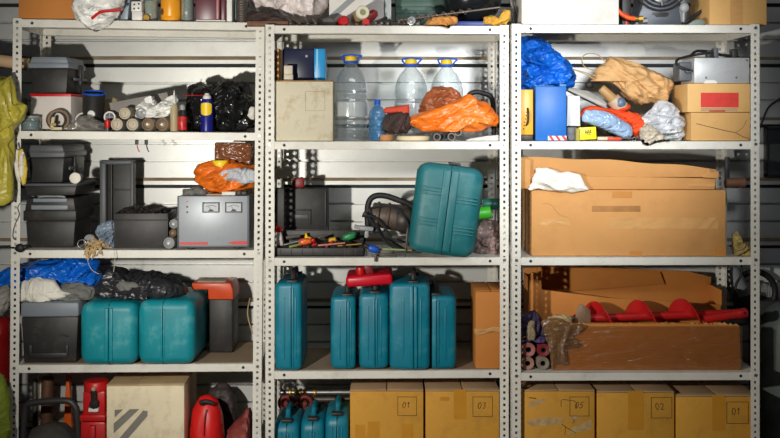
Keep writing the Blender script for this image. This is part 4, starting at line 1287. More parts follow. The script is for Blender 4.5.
part('body', MB().box(-0.078, 0.078, 0.035, 0.14, 0, 0.086, 0.005), mat('brown_wrap', (132, 80, 48), 0.22, 0, 0.15, 8, crease=0.5, cscale=24), r)
part('top_paper', MB().box(-0.010, 0.05, 0.05, 0.12, 0.0865, 0.092, 0.002), CLOTHW, r)
blob('rag', 'dark rag bunched on the edge of the grey unit', 'rag', [(183, 195), (184, 189), (190, 189), (197, 187), (206, 190), (207, 195)], Y1(195) + 0.06, 0.05, CLOTHG, zmin=zt, amp=0.008, scale=26, seed=27)
solo('white_block', 'small white plastic block on the grey unit beside a black one', 'block', MB().box(-0.029, 0.029, 0, 0.03, 0, 0.016, 0.004), WHITEP, (X(227.5, 3.9), Y1(227) + 0.022, zt + 0.0002))
solo('black_block', 'small black plastic block on the grey unit beside a white one', 'block', MB().box(-0.022, -0.002, 0, 0.03, 0, 0.020, 0.003).box(-0.003, 0.022, 0, 0.03, 0, 0.018, 0.004), BLACKP, (X(240.5, 3.9), Y1(240) + 0.022, zt + 0.0002))

# ------------------------------------------------------------------ third bay
y = Y1(55) + 0.02
zb = S1(3, 57)
u0, u1, vt = 20.5, 78.5, 302.5
w = (u1 - u0) * y / F
h = Z(vt, y) - zb
r = thing('cool_box', 'black chest with a pale grey lid under the blue bag', 'chest', (X((u0 + u1) / 2, y), y, zb), 0.03)
part('tub', MB().prism([(-w / 2 + 0.012, 0), (w / 2 - 0.012, 0), (w / 2 - 0.002, h * 0.76), (-w / 2 + 0.002, h * 0.76)], 0.004, 0.22, 0.008), BLACKP, r)
part('front_rib', MB().box(-w * 0.34, w * 0.30, -0.004, 0.01, 0.018, 0.042, 0.004).box(-w * 0.36, -w * 0.30, -0.003, 0.01, 0.018, h * 0.30, 0.003).box(w * 0.26, w * 0.32, -0.003, 0.01, 0.018, h * 0.30, 0.003), BLACKP, r)
part('lid', MB().box(-w / 2, w / 2, 0, 0.225, h * 0.755, h, 0.010), GREYP, r)
part('handle_slot', MB().prism([(-w * 0.36, h * 0.60), (-w * 0.22, h * 0.575), (-w * 0.2, h * 0.60)], 0.0025, 0.007, 0.001).prism([(w * 0.14, h * 0.47), (w * 0.32, h * 0.42), (w * 0.34, h * 0.46)], 0.002, 0.007, 0.001), BLACKR, r)
zl = zb + h + 0.001
blob('white_cloth', 'dirty white cloth spread on the chest lid under the blue bag', 'cloth', [(21, 302), (21, 288), (26, 281), (36, 279), (54, 280), (61, 290), (75, 292), (66, 297), (52, 300), (44, 303.5), (30, 301)], Y1(40) + 0.075, 0.10, CLOTHW, zmin=zl, amp=0.014, scale=14, seed=30, cen=(36, 291))
blob('grey_cloth', 'grey cloth lying over the chest edge beside the white cloth', 'cloth', [(58, 301), (56, 291), (66, 283), (82, 282), (94, 288), (96, 300), (80, 303)], Y1(76) + 0.10, 0.10, CLOTHG, zmin=zl, amp=0.012, scale=18, seed=31)
blob('blue_bag', 'shiny blue plastic bag bulging past the rack post on the chest', 'bag', [(-8, 284), (-4, 276), (8, 268), (26, 264), (50, 262), (75, 257), (92, 259), (99, 266), (101, 280), (97, 286), (80, 283), (60, 283), (44, 281), (22, 283), (4, 293), (-6, 291)], Y1(50) + 0.225, 0.16, BAGBLUE, amp=0.024, scale=10, seed=32, ymin=Y1(50) + 0.137, zmin=zl + 0.02, cen=(50, 274))
tool_case('broad teal tool case standing next to the black chest', 107.5, Y1(107) - 0.035, S1(3, 107), 57 * 3.82 / F, 0.30, Z(304, 3.82) - S1(3, 107), TEALW, 0.0, chx=0.032, seam=0.52, corner=0.034, band=0.016, ribs=False, handle=False)
tool_case('broad teal tool case at the bay opening, beside the orange tool case', 165.5, Y1(165) - 0.035, S1(3, 165), 57 * 3.83 / F, 0.36, Z(302, 3.83) - S1(3, 165), TEALW, 0.0, chx=0.032, seam=0.45, corner=0.034, band=0.0, ribs=False, handle=False)
ztc = S1(3, 107) + Z(303, 3.87) - S1(3, 107)
blob('dark_bag', 'dark grey nylon bag lying over the two broad teal cases', 'bag', [(95, 302), (96, 290), (104, 276), (110, 267), (119, 268), (123, 277), (138, 274), (155, 273), (170, 278), (184, 286), (186, 293), (176, 297), (152, 304), (140, 308), (124, 303), (110, 300)], Y1(140) + 0.085, 0.17, BAGDARK, amp=0.024, scale=12, seed=33, zmin=S1(3, 150) + 0.266, cen=(140, 288))
blob('grey_bundle', 'grey cloth roll wrapped inside the dark nylon bag folds', 'cloth', [(116, 285), (121, 281), (134, 282), (140, 286), (133, 291), (121, 291)], Y1(128) + 0.012, 0.03, CLOTHG, amp=0.006, scale=24, seed=34, nt=40, npx=20)
# orange and black tool case behind
y = Y1(208) + 0.18
zb = S1(3, 208)
r = thing('tool_case', 'black tool case with an orange top standing behind the broad teal case', 'case', (X(213, y), y, zb), 0.0)
h = Z(283, y) - zb
part('body', MB().box(-0.018, 0.085, 0, 0.16, 0, h - 0.07, 0.008), BLACKP, r)
part('lid', MB().prism([(-0.020, h - 0.07), (0.088, h - 0.07), (0.086, h - 0.03), (0.076, h), (-0.09, h), (-0.09, h - 0.028), (-0.020, h - 0.028)], -0.004, 0.164, 0.004), mat('orange_red', (214, 78, 36), 0.4), r, 'orange top')
part('label_plate', MB().box(-0.072, 0.05, 0.02, 0.12, h, h + 0.002, 0.0008), CARDW, r)
solo('tan_cable', 'thin tan cable hanging down inside the rack post', 'cable', MB().tube([at(250, 298, 3.96) - at(250, 340, 3.96), at(247.5, 312, 3.96) - at(250, 340, 3.96), at(250, 325, 3.96) - at(250, 340, 3.96), at(253, 334, 3.96) - at(250, 340, 3.96)], 0.0025, n=6), mat('tan_cord', (176, 150, 110), 0.8), at(250, 340, 3.96))

# ------------------------------------------------------------------ bottom bay
y = Y1(50) + 0.03
zb = S1(4, 50)
r = thing('trolley_jack', 'dark grey rounded machine with an arched black tube handle', 'machine', (X(52, y), y, zb), 0)
L0 = r.location
part('handle', MB().tube([at(22, 450, y + 0.03) - L0, at(24.5, 414, y + 0.03) - L0, at(27, 405, y + 0.03) - L0, at(35, 402.5, y + 0.03) - L0, at(52, 401, y + 0.03) - L0, at(68, 401, y + 0.03) - L0, at(74.5, 406, y + 0.03) - L0, at(77, 415, y + 0.03) - L0, at(79, 450, y + 0.03) - L0], 0.014, n=14), mat('handle_black', (52, 50, 48), 0.45), r)
pb = [(-0.12, 0), (0.12, 0), (0.12, 0.14)]
tb = blob_bm([(24, 520), (27, 445), (33, 428), (48, 423), (64, 425), (76, 438), (80, 520)], y + 0.10, 0.22, L0, amp=0.006, scale=10, seed=35, zmin=zb, pw=0.5)
part('body', tb, mat('dark_grey_cast', (72, 68, 64), 0.75, 0, 0.1, 12, bump=0.3, bscale=120), r)
y = Y1(43) + 0.09
rod('wooden_post', 'brown rusty bar standing upright behind the black arched handle', 'bar', (X(46, 4.15) - 0.01, 4.175, S1(4, 46)), (X(46, 4.15) + 0.004, 4.16, Z(377, 4.16)), 0.026, RUST, n=12)
rod('steel_bar', 'thin grey steel bar standing between the rusty bar and the rack post', 'bar', (X(35, 4.2), 4.21, S1(4, 35)), (X(34, 4.2), 4.21, Z(380, 4.2)), 0.012, DSTEEL, n=10)
solo('traffic_wedge', 'small orange red plastic wedge behind the black arched handle', 'wedge', MB().prism([(-0.024, 0), (0.024, 0), (0.002, 0.40), (-0.002, 0.40)], 0, 0.03, 0.002), ORANGE, (X(58, 4.08), 4.20, S1(4, 58)))
y = Y1(94) + 0.03
zb = S1(4, 94)
r = thing('hydraulic_jack', 'red hydraulic jack with a black release valve beside the pale wooden box', 'jack', (X(92.8, y), y, zb), 0)
L0 = r.location
mb = MB()
w = 0.094
H = Z(383, y) - zb
part('head', MB().lathe([(0, H - 0.04), (0.050, H - 0.04), (0.052, H - 0.012), (0.046, H - 0.002), (0.03, H), (0, H)], 28, Matrix.Translation((0, 0.05, 0))), RED, r)
part('body', MB().box(-0.046, 0.046, 0.012, 0.10, Z(420, y) - zb, H - 0.038, 0.008).box(-0.052, 0.052, 0.0, 0.12, 0.0, Z(422, y) - zb, 0.010), RED, r)
part('flange', MB().box(-0.053, 0.052, -0.006, 0.11, Z(421, y) - zb, Z(415, y) - zb, 0.004).box(-0.012, 0.014, -0.02, 0.01, 0.02, Z(425, y) - zb, 0.004), RED, r)
part('valve', MB().cyl((0.006, 0.014, Z(403, y) - zb), (0.006, -0.012, Z(405, y) - zb), 0.019, n=18, b=0.004).cyl((0.004, 0.01, Z(402, y) - zb), (0.004, -0.004, Z(391, y) - zb), 0.013, n=14), BLACKP, r)
part('screw', MB().ball((0.004, -0.003, Z(389, y) - zb), 0.010, 0.008, 0.010, 2), CARDIN, r)
part('label', MB().box(-0.016, 0.024, -0.0075, 0.013, Z(411.5, y) - zb, Z(408, y) - zb, 0.001), WHITEP, r, 'white label')
# pale wooden box with stripes
y = Y1(150) + 0.012
zb = S1(4, 150)
u0, u1 = 107, 184
w = (u1 - u0) * y / F
h = Z(386, y) - zb
r = thing('wooden_box', 'pale wooden box printed with grey diagonal stripes', 'box', (X((u0 + u1) / 2, y), y, zb), R1T * 0.6)
part('body', MB().box(-w / 2, w / 2, 0, 0.30, 0, h, 0.003), WOOD, r)
part('lid', MB().box(-w / 2 - 0.001, -w * 0.115, 0.001, 0.30, h + 0.0005, h + 0.006, 0.002).box(-w * 0.11, w / 2 + 0.002, 0.003, 0.302, h + 0.0005, h + 0.008, 0.002), mat('worn_plywood', (180, 156, 118), 0.75, 0, 0.12, 8, dirt=(110, 90, 60), dirt_amt=0.5), r)


def zz_(v):
    return Z(v, y) - zb


def xx_(uu):
    return X(uu, y) - r.location.x


st = MB()
for poly in ([(115, 417), (115, 409.5), (123.5, 409)], [(114, 433), (114, 423), (130, 409), (139.5, 409)], [(113.5, 455), (113.5, 445), (141, 413), (143, 410.5), (147.5, 411), (147.5, 416)]):
    st.prism([(xx_(a), zz_(b)) for a, b in poly], -0.0008, 0.0006)
part('printed_stripes', st, mat('grey_print', (128, 124, 116), 0.8), r, 'grey diagonal stripes')
# red bag and dark one
blob('red_case', 'bright red rounded case with a carrying slot, beside the wooden box', 'case', [(190, 520), (190, 430), (193, 408), (200, 397), (209, 394), (217, 399), (222, 412), (224, 436), (224, 520)], Y1(206) + 0.10, 0.16, mat('red_shell', (212, 28, 26), 0.38, 0, 0.06, 8, dirt=(150, 30, 28), dirt_amt=0.3), zmin=S1(4, 206), amp=0.004, scale=8, seed=40, pw=0.6)
rc = bpy.data.objects['red_case']
lx = rc.location
part('carry_slot', MB().tube([at(200, 403, Y1(206) + 0.034) - lx, at(206, 401.5, Y1(206) + 0.030) - lx, at(213, 403.5, Y1(206) + 0.034) - lx], 0.010, n=10), BLACKR, rc)
part('seam', MB().tube([at(204, 436, Y1(206) + 0.015) - lx, at(204.5, 420, Y1(206) + 0.019) - lx, at(206, 409, Y1(206) + 0.028) - lx], 0.0025, n=6).tube([at(190.5, 425, Y1(206) + 0.052) - lx, at(204, 426, Y1(206) + 0.034) - lx, at(222, 425, Y1(206) + 0.07) - lx], 0.0022, n=6), mat('red_dark', (150, 18, 20), 0.4), rc)
blob('black_tool_bag', 'dark worn tool bag leaning behind the bright red case', 'bag', [(206, 520), (208, 410), (208, 392), (218, 383), (228, 384), (236, 396), (238, 420), (238, 520)], Y1(222) + 0.285, 0.1, mat('worn_dark', (52, 44, 44), 0.6, 0, 0.3, 14, crease=0.4, dirt=(110, 60, 56), dirt_amt=0.5), zmin=S1(4, 222), amp=0.012, scale=14, seed=41, pw=0.5)
blob('red_tool', 'dusty dark red machine at the end of the bay beside the post', 'machine', [(228, 520), (227, 432), (235, 422), (242, 416), (246, 408), (252, 409), (252, 425), (252, 520)], Y1(241) + 0.10, 0.14, mat('dusty_red', (126, 50, 44), 0.6, 0, 0.3, 20, dirt=(112, 88, 80), dirt_amt=0.8), zmin=S1(4, 241), amp=0.010, scale=20, seed=42, pw=0.5)

# ================================================================== rack with the water bottles, top bay
zb = S2(1)
y = 3.866
r = carton('cardboard_box', 'stained white cardboard box with a printed square, under the dark blue box', 274.5, 333, 80.5, y, 0.26, zb, CARDW, 0.02, flaps=False)
w, d, h = r['dims']
mb = MB()
square(mb, w * 0.03, h * 0.50, w * 0.33, -0.0004, 0.0007)
part('printed_square', mb, mat('faded_print', (168, 150, 112), 0.8), r)
part('worn_edge', MB().box(-w / 2 + 0.001, w / 2 - 0.001, -0.0007, 0.004, h - 0.005, h + 0.0006, 0.0005), mat('brown_edge', (150, 112, 66), 0.8, 0, 0.4, 40), r)
zt = zb + h + 0.0012
r = thing('product_box', 'dark blue box with a light blue stripe on the stained white box', 'box', (X(304, 3.95), 3.95, zt), 0)
L0 = r.location
hx = Z(48.5, 3.95) - zt
wl, wm, wr = X(283, 3.95) - L0.x, X(314, 3.95) - L0.x, X(325, 3.95) - L0.x
part('body', MB().box(wl, wm, 0, 0.14, 0, hx, 0.003), mat('night_blue', (24, 30, 62), 0.35, 0, 0.4, 4), r)
part('stripe', MB().box(wm + 0.0005, wr, 0, 0.14, 0, hx, 0.003), mat('sky_blue', (30, 150, 214), 0.35, 0, 0.2, 10), r, 'light blue end')
part('printed_star', MB().cyl((wl + 0.098, 0.0005, hx - 0.032), (wl + 0.098, -0.0006, hx - 0.032), 0.0055, n=8), LGREYP, r)
part('pale_line', MB().box(wm + 0.010, wm + 0.016, -0.0006, 0.001, 0.003, hx - 0.003), mat('pale_blue', (150, 210, 235), 0.35), r)
for i, (ua, ub, vt_, mm) in enumerate(((273.8, 276.5, 50, CLOTHD), (277, 279.5, 48.5, CARD), (280, 282.2, 50, CARDIN))):
    solo('thin_card', ['brown thin card standing nearest the post beside the dark blue box', 'tan thin card standing between two others beside the dark blue box', 'pale thin card standing tight against the dark blue box'][i], 'card',
         MB().box(-(ub - ua) / 2 * 0.0041, (ub - ua) / 2 * 0.0041, 0, 0.12, 0, Z(vt_, 3.93) - zt, 0.001), mm, (X((ua + ub) / 2, 3.93), 3.93, zt), 0, 'cards standing on the stained white box')
r = thing('white_plug', 'small white plastic piece standing in front of the dark blue box', 'plug', (X(288.5, 3.9), 3.895, zt), 0)
part('body', MB().box(-0.019, 0.019, 0, 0.03, 0, 0.026, 0.003).box(-0.019, 0.017, 0.002, 0.028, 0.026, 0.062, 0.003), mat('off_white', (208, 196, 176), 0.5), r)
water_bottle('large clear water bottle standing beside the stained white box', 351, 3.96, zb, 0.0690, Z(58, 3.96) - zb - 0.006)
water_bottle('large clear water bottle in the middle, behind the dark red cloth', 411, 4.03, zb, 0.070, Z(60.5, 4.03) - zb - 0.008)
water_bottle('large clear water bottle behind the orange bag', 446.5, 4.10, zb, 0.072, Z(61, 4.10) - zb - 0.008)
r = upright_can('water_bottle', 'small light blue water bottle with a blue neck', 'bottle', 377.5, 3.92, zb,
                [(0, 0.004), (0.026, 0), (0.036, 0.006), (0.0365, 0.03), (0.034, 0.036), (0.0365, 0.042), (0.0365, 0.075), (0.034, 0.08), (0.0365, 0.086), (0.0365, 0.104), (0.033, 0.122), (0.022, 0.137), (0.013, 0.143), (0.013, 0.15)], PETBLUE,
                [('cap', [(0, 0.170), (0.011, 0.170), (0.0125, 0.168), (0.0135, 0.149), (0, 0.149)], BLUEP)])
solo('wooden_roll', 'small round brown wooden disc under the dark red cloth', 'disc', MB().cyl((0, 0, 0), (0, 0, 0.026), 0.03, n=24, b=0.004), mat('brown_wood', (178, 122, 72), 0.6), (X(386, 3.9), 3.905, zb))
solo('cream_disc', 'flat cream plastic disc lying at the shelf edge', 'disc', MB().cyl((0, 0, 0), (0, 0, 0.0205), 0.069, n=36, b=0.006), mat('cream_disc', (214, 198, 158), 0.6), (X(413, 3.93), 3.936, zb))
for i, (u, rr_, dz_) in enumerate(((437, 0.0155, 0), (451.5, 0.0165, 0), (458, 0.0150, 0.020))):
    rr0 = thing('pipe', ['open ended grey pipe nearest the cream disc', 'open ended grey pipe lying second from the cream disc', 'open ended grey pipe lying raised beside the white tray'][i], 'pipe', (X(u, 3.87), 3.868, zb + rr_ + dz_), (0, 0, -0.12 + 0.1 * i), 'pipes under the orange bag')
    M = Matrix.Rotation(-math.pi / 2, 4, 'X')
    part('tube', MB().lathe([(rr_ * 0.7, 0), (rr_, 0), (rr_, 0.18), (rr_ * 0.7, 0.18), (rr_ * 0.7, 0)], 20, M), DSTEEL, rr0)
    part('plug', MB().cyl((0, 0.02, 0), (0, 0.03, 0), rr_ * 0.69, n=16), BLACKR, rr0)
solo('white_tray', 'thin crumpled white plastic tray beside the pipe ends', 'tray', MB().prism([(-0.07, 0), (0.085, 0.0), (0.095, 0.016), (0.07, 0.024), (0.02, 0.020), (-0.05, 0.009)], 0, 0.10, 0.002), mat('tray_white', (196, 194, 188), 0.4, crease=0.4), (X(482, 3.9), 3.885, zb))
zs_ = zb + 0.037
blob('dark_cloth', 'dark grey brown cloth heaped beside the small blue bottle', 'cloth', [(380, 131), (381, 124), (388, 115), (400, 110), (408, 113), (411, 124), (408, 133), (398, 133)], 3.925, 0.1, CLOTHD, amp=0.014, scale=18, seed=50, zmin=zb + 0.0275)
blob('card_piece', 'orange red cardboard piece standing on the dark cloth', 'card', [(382, 114), (385, 107.5), (400, 106), (409, 104.5), (410, 113), (406, 119), (398, 112.5)], 3.905, 0.03, mat('red_card', (196, 66, 36), 0.7, 0, 0.12, 10), amp=0.004, scale=16, seed=51, nt=48, npx=20)
blob('brown_bag', 'brown and orange plastic bag bunched behind the orange bag', 'bag', [(418, 113), (424, 101), (432, 91), (440, 87), (450, 88), (461, 93), (464, 99), (452, 106), (444, 116), (430, 118)], 3.972, 0.045, mat('brown_orange_bag', (150, 80, 42), 0.35, 0, 0.6, 8, crease=0.6), amp=0.022, scale=14, seed=52)
blob('orange_bag', 'large crumpled orange plastic bag on the shelf with the water bottles', 'bag', [(409, 123), (411, 116), (425, 112), (441, 108), (453, 103), (467, 96.5), (477, 99), (490, 107), (500, 122), (499, 128), (488, 124), (480, 130), (462, 133), (440, 132.5), (424, 131)], 3.90, 0.10, BAGORANGE, amp=0.022, scale=11, seed=53, zmin=zs_, ymin=3.853)
r = solo('black_hose', 'thick black hose arching up behind the orange bag', 'hose', MB().tube([at(466, 110, 4.0) - at(480, 140, 4.0), at(468, 97, 4.0) - at(480, 140, 4.0), at(473, 92.5, 4.0) - at(480, 140, 4.0), at(482, 93, 4.0) - at(480, 140, 4.0), at(492, 99, 4.0) - at(480, 140, 4.0), at(494, 125, 4.02) - at(480, 140, 4.0), at(494, 136, 4.02) - at(480, 140, 4.0)], 0.0105, n=12), BLACKR, at(480, 140, 4.0))

# ------------------------------------------------------------------ second bay
zb = S2(2)
y = 3.875
u0, u1 = 275, 364.5
w = (u1 - u0) * y / F
r = thing('toolbox', 'open black toolbox full of hand tools with its lid standing up', 'toolbox', (X((u0 + u1) / 2, y), y, zb), 0)
L0 = r.location
t = MB()
hw_ = Z(248, y) - zb
t.box(-w / 2, w / 2, 0, 0.2, 0, 0.005).box(-w / 2, w / 2, 0, 0.006, 0, hw_, 0.002).box(-w / 2, w / 2, 0.194, 0.2, 0, hw_ + 0.03, 0.002)
t.box(-w / 2, -w / 2 + 0.006, 0, 0.2, 0, hw_, 0.002).box(w / 2 - 0.006, w / 2, 0, 0.2, 0, hw_, 0.002)
for k in range(9):
    x = -w / 2 + 0.02 + k * 0.044
    t.box(x, x + 0.004, -0.0025, 0.002, 0.004, hw_ - 0.006, 0.001)
part('tub', t, BLACKP, r)
part('tool_tray', MB().box(-w / 2 + 0.008, w / 2 - 0.008, 0.10, 0.19, 0.006, hw_ + 0.020, 0.004).box(-w / 2 + 0.02, w / 2 - 0.02, 0.094, 0.102, hw_ + 0.02, hw_ + 0.062, 0.003), BLACKP, r)
yl = 0.205
xl0, xl1 = X(274.5, y + yl) - L0.x, X(328.5, y + yl) - L0.x
zl0, zl1 = 0.08, Z(188, y + yl) - zb
l = MB().box(xl0, xl1, yl, yl + 0.03, zl0, zl1, 0.006)
for a, b_, c, e in ((xl0 + 0.055, xl0 + 0.062, zl0 + 0.03, zl0 + 0.09), (xl0 + 0.15, xl0 + 0.157, zl0 + 0.03, zl0 + 0.09), (xl0 + 0.055, xl0 + 0.157, zl0 + 0.088, zl0 + 0.095), (xl1 - 0.016, xl1 - 0.008, zl0 + 0.02, zl1 - 0.01), (xl0, xl1, zl0, zl0 + 0.01)):
    l.box(a, b_, yl - 0.008, yl + 0.01, c, e, 0.002)
part('lid', l, BLACKP, r)
part('lid_plate', MB().box(xl0 + 0.066, xl0 + 0.146, yl - 0.004, yl + 0.004, zl0 + 0.052, zl0 + 0.072, 0.003), DGREYP, r, 'worn grey plate')
solo('red_clamp', 'dark red plastic block standing on the raised black toolbox lid', 'block', MB().prism([(-0.026, 0), (0.026, 0), (0.026, 0.03), (0.020, 0.046), (-0.012, 0.040), (-0.026, 0.030)], 0, 0.026, 0.004), mat('deep_red', (140, 20, 26), 0.45), (X(298, y + yl), y + yl + 0.002, zb + zl1 + 0.0012))
tools = [
    ('hand_grip', 'bright orange hand grip lying among the toolbox tools', 'tool', [(298, 244), (299, 240), (305, 238), (312, 239), (312, 243), (304, 245)], ORANGE, 0.02),
    ('red_pliers', 'red plier handles beside the bright orange grip', 'pliers', [(309, 243), (311, 238), (315, 238), (316, 242)], REDP, 0.03),
    ('yellow_square', 'yellow folding rule standing up behind the orange grip', 'rule', [(304, 240), (305, 233), (307, 233), (308, 236), (313, 238), (312, 240)], YELLOW, 0.05),
    ('yellow_tool', 'yellow tool handle lying between the red pliers and green tool', 'tool', [(328, 242), (329, 238), (336, 237), (337, 241)], mat('dull_yellow', (214, 170, 40), 0.5), 0.04),
    ('green_tool', 'dark green plastic tool lying at the toolbox corner', 'tool', [(342, 240), (343, 235), (352, 232), (357, 233), (355, 238), (348, 241)], GREEN, 0.03),
    ('white_bottle', 'pale bottle with a red cap standing in the toolbox corner by the post', 'bottle', [(275, 246), (275, 236), (277, 231), (281, 231), (283, 237), (284, 246)], mat('pale_bottle', (190, 180, 174), 0.4), 0.02),
]
for nm, lb_, ct, ol, mm, yo in tools:
    cy = y + 0.02 + yo
    o = blob(nm, lb_, ct, ol, cy, 0.03, mm, amp=0.002, scale=30, seed=len(nm), nt=36, npx=18, pw=0.5)
o = bpy.data.objects['white_bottle']
part('cap', MB().cyl(at(278.5, 232, y + 0.04) - o.location, at(279, 226.5, y + 0.04) - o.location, 0.013, n=14, b=0.003), REDP, o, 'red cap')
for i, (a, b_, rad_, mm, lb_) in enumerate((((284, 245), (300, 241), 0.0045, STEEL, 'steel spanner lying beside the pale bottle'),
                                       ((289, 247), (302, 244), 0.0055, mat('olive_handle', (130, 140, 70), 0.5), 'olive handled screwdriver beside the pale bottle'),
                                       ((303, 247), (318, 244), 0.006, REDP, 'red screwdriver handle at the toolbox front edge'),
                                       ((318, 245.5), (345, 243), 0.0035, mat('pink_handle', (206, 132, 118), 0.5), 'pale pink rod lying along the toolbox front edge'),
                                       ((326, 247), (333, 241), 0.005, REDP, 'short red tool tip at the toolbox front edge'),
                                       ((337, 246), (362, 244), 0.004, BRASS, 'brass coloured rod lying at the toolbox front corner'),
                                       ((318, 238), (327, 235), 0.006, DSTEEL, 'dark steel tool behind the pale pink rod'),
                                       ((286, 238), (300, 236), 0.007, DSTEEL, 'dark steel tool lying beside the yellow folding rule'))):
    yy = y + 0.018 + 0.007 * (i % 3)
    rod('hand_tool', lb_, 'tool', at(a[0], a[1], yy), at(b_[0], b_[1], yy + 0.012), rad_, mm, n=8, group='hand tools in the open toolbox')
blob('tool_bed', 'dark jumble of small tools filling the open black toolbox', 'tools', [(283, 257), (283, 246), (290, 243), (310, 242), (330, 241), (349, 241), (354, 243), (354, 257)], y + 0.053, 0.05, mat('dark_tools', (52, 48, 46), 0.45), amp=0.012, scale=34, seed=54, zmin=zb + 0.006)
bpy.data.objects['tool_bed']['kind'] = 'stuff'
# power tool
y = 3.995
r = thing('power_tool', 'dirty corded power tool with a black arched handle behind the tilted teal case', 'power tool', (X(392, y), y, zb), 0)
L0 = r.location
part('handle', MB().tube([at(368, 232, y) - L0, at(367.5, 210, y) - L0, at(370, 200, y) - L0, at(376, 195.8, y) - L0, at(386, 196, y) - L0, at(398, 200, y) - L0, at(412, 206, y) - L0, at(424, 222, y) - L0], 0.0125, n=14), BLACKR, r)
mb = MB().cyl(at(372, 214, y + 0.01) - L0, at(398, 218, y + 0.0) - L0, 0.050, 0.056, n=28, b=0.006)
mb.cyl(at(376, 215, y) - L0, at(379, 215.4, y) - L0, 0.058, n=28, b=0.003).cyl(at(386, 216.5, y) - L0, at(389, 217, y) - L0, 0.060, n=28, b=0.003)
part('motor', mb, mat('dirty_motor', (88, 74, 64), 0.55, 0.2, 0.35, 24, dirt=(140, 122, 104), dirt_amt=0.6), r)
part('gear_head', MB().ball(at(404, 220, y - 0.005) - L0, 0.055, 0.06, 0.055).box(0.0, 0.12, -0.02, 0.10, 0.0, 0.06, 0.01), mat('dirty_head', (70, 64, 60), 0.5, 0.3, 0.3, 30, dirt=(150, 140, 125), dirt_amt=0.6), r)
part('grip_arm', MB().cyl(at(368, 210, y - 0.02) - L0, at(378, 232, y - 0.05) - L0, 0.02, 0.016, n=14, b=0.003).cyl(at(364, 213, y - 0.03) - L0, at(371, 217, y - 0.04) - L0, 0.013, n=12), BLACKP, r)
part('trigger', MB().box(-0.115, -0.085, -0.03, 0.0, 0.075, 0.088, 0.004), LGREYP, r)
for k, pts in enumerate(([(366, 212), (372, 222), (380, 232), (388, 241), (398, 248)], [(362, 216), (374, 217), (384, 226), (391, 238), (402, 243)], [(370, 208), (388, 206), (400, 212), (408, 224), (408, 246)], [(378, 231), (384, 240), (391, 246), (404, 251)])):
    part('cord', MB().tube([at(a, b_, y - 0.062 - 0.004 * k) - L0 for a, b_ in pts], 0.0048, n=8), BLACKR, r)
solo('grey_connector', 'grey plastic connector lying before the dirty power tool', 'connector', MB().box(-0.03, 0.03, 0, 0.03, 0, 0.018, 0.005).box(-0.005, 0.012, 0.004, 0.026, -0.03, 0.0, 0.004).cyl((-0.03, 0.015, 0.009), (-0.05, 0.015, 0.013), 0.008), LGREYP, (X(366, 3.9), 3.905, Z(231, 3.9)), (0, 0.1, 0))
r = thing('blue_plug', 'bright blue plastic plug lying at the shelf edge before the power tool', 'plug', (X(374, 3.885), 3.872, zb + 0.030), (0, 0.32, 0))
part('body', MB().cyl((-0.022, 0, 0), (0.018, 0, 0), 0.0145, n=14, b=0.004), BLUEP, r)
part('collar', MB().cyl((0.018, 0, 0), (0.030, 0, 0), 0.010, n=12).cyl((-0.045, 0, 0.004), (-0.022, 0, 0), 0.009, n=12), BLACKP, r)
rod('chisel', 'thin green and pale rod lying under the tilted teal case', 'rod', (X(383, 3.88), 3.876, zb + 0.030), (X(412, 3.88), 3.876, zb + 0.024), 0.0042, mat('pale_green_rod', (140, 160, 110), 0.5), n=8)
rod('steel_bar', 'dark steel bar lying on the shelf edge below the blue plug', 'bar', (X(372, 3.87), 3.868, zb + 0.0065), (X(397, 3.87), 3.868, zb + 0.0065), 0.006, DSTEEL, n=10)
rod('steel_rod', 'thin steel rod standing upright beside the tilted teal case', 'rod', (X(405, 3.868), 3.862, zb), (X(407.5, 3.865), 3.862, zb + 0.115), 0.003, DSTEEL, n=8)
rod('metal_pin', 'short grey pin hanging at the shelf lip under the power tool', 'pin', (X(375.5, 3.842), 3.8385, Z(261.5, 3.84)), (X(375.5, 3.842), 3.8385, Z(254, 3.84)), 0.005, DSTEEL, n=10)
# the tilted teal case
yc = 3.80
tool_case('worn teal tool case tilted on its corner in front of the power tool', 441, 3.79, zb + 0.0130, 67.5 * yc / F, 0.13, 91 * yc / F, TEALD, (0, math.radians(7.2), 0.0), group='teal power tool cases', ribs=False, grooves=True, band=0.030, corner=0.034, chx=0.046, handle=False)
tc_ = [o for o in COL.objects if o.get('label', '').startswith('worn teal tool case tilted')][0]
part('latch', MB().box(-0.012, 0.035, 0.03, 0.09, 92 * yc / F - 0.002, 92 * yc / F + 0.006, 0.002), BLACKP, tc_)
solo('lime_bottle', 'bottle with a lime green end lying behind the tilted teal case', 'bottle', MB().cyl((-0.09, 0, 0.0), (0.012, 0, 0.012), 0.026, n=20, b=0.006), LIME, (X(488, 3.98), 3.98, Z(215, 3.98)))
solo('teal_bottle', 'dark teal bottle lying above the lime green one by the post', 'bottle', MB().cyl((-0.03, 0, 0), (0.05, 0, 0.004), 0.024, n=20, b=0.006), mat('bottle_teal', (34, 110, 92), 0.4), (X(490, 4.0), 4.02, Z(205, 4.0)))
blob('clear_pack', 'crumpled clear pack with red and white contents behind the tilted teal case', 'pack', [(474, 258), (476, 228), (484, 221), (496, 222), (499, 236), (499, 258)], 4.0, 0.12, mat('mottled_pack', (140, 118, 112), 0.3, 0, 0.7, 22, crease=0.7), zmin=zb, amp=0.014, scale=20, seed=57)

# ------------------------------------------------------------------ third bay: slim teal cases
zb = S2(3) + 0.0012


def slim(label, u0, u1, vt, y, d=0.28, m=TEAL, rot=0, seam=0.5, band=0.0):
    return tool_case(label, (u0 + u1) / 2, y, zb, (u1 - u0) * y / F, d, Z(vt, y) - zb, m, rot, seam=seam, corner=0.02, hm=BLACKP, band=band)


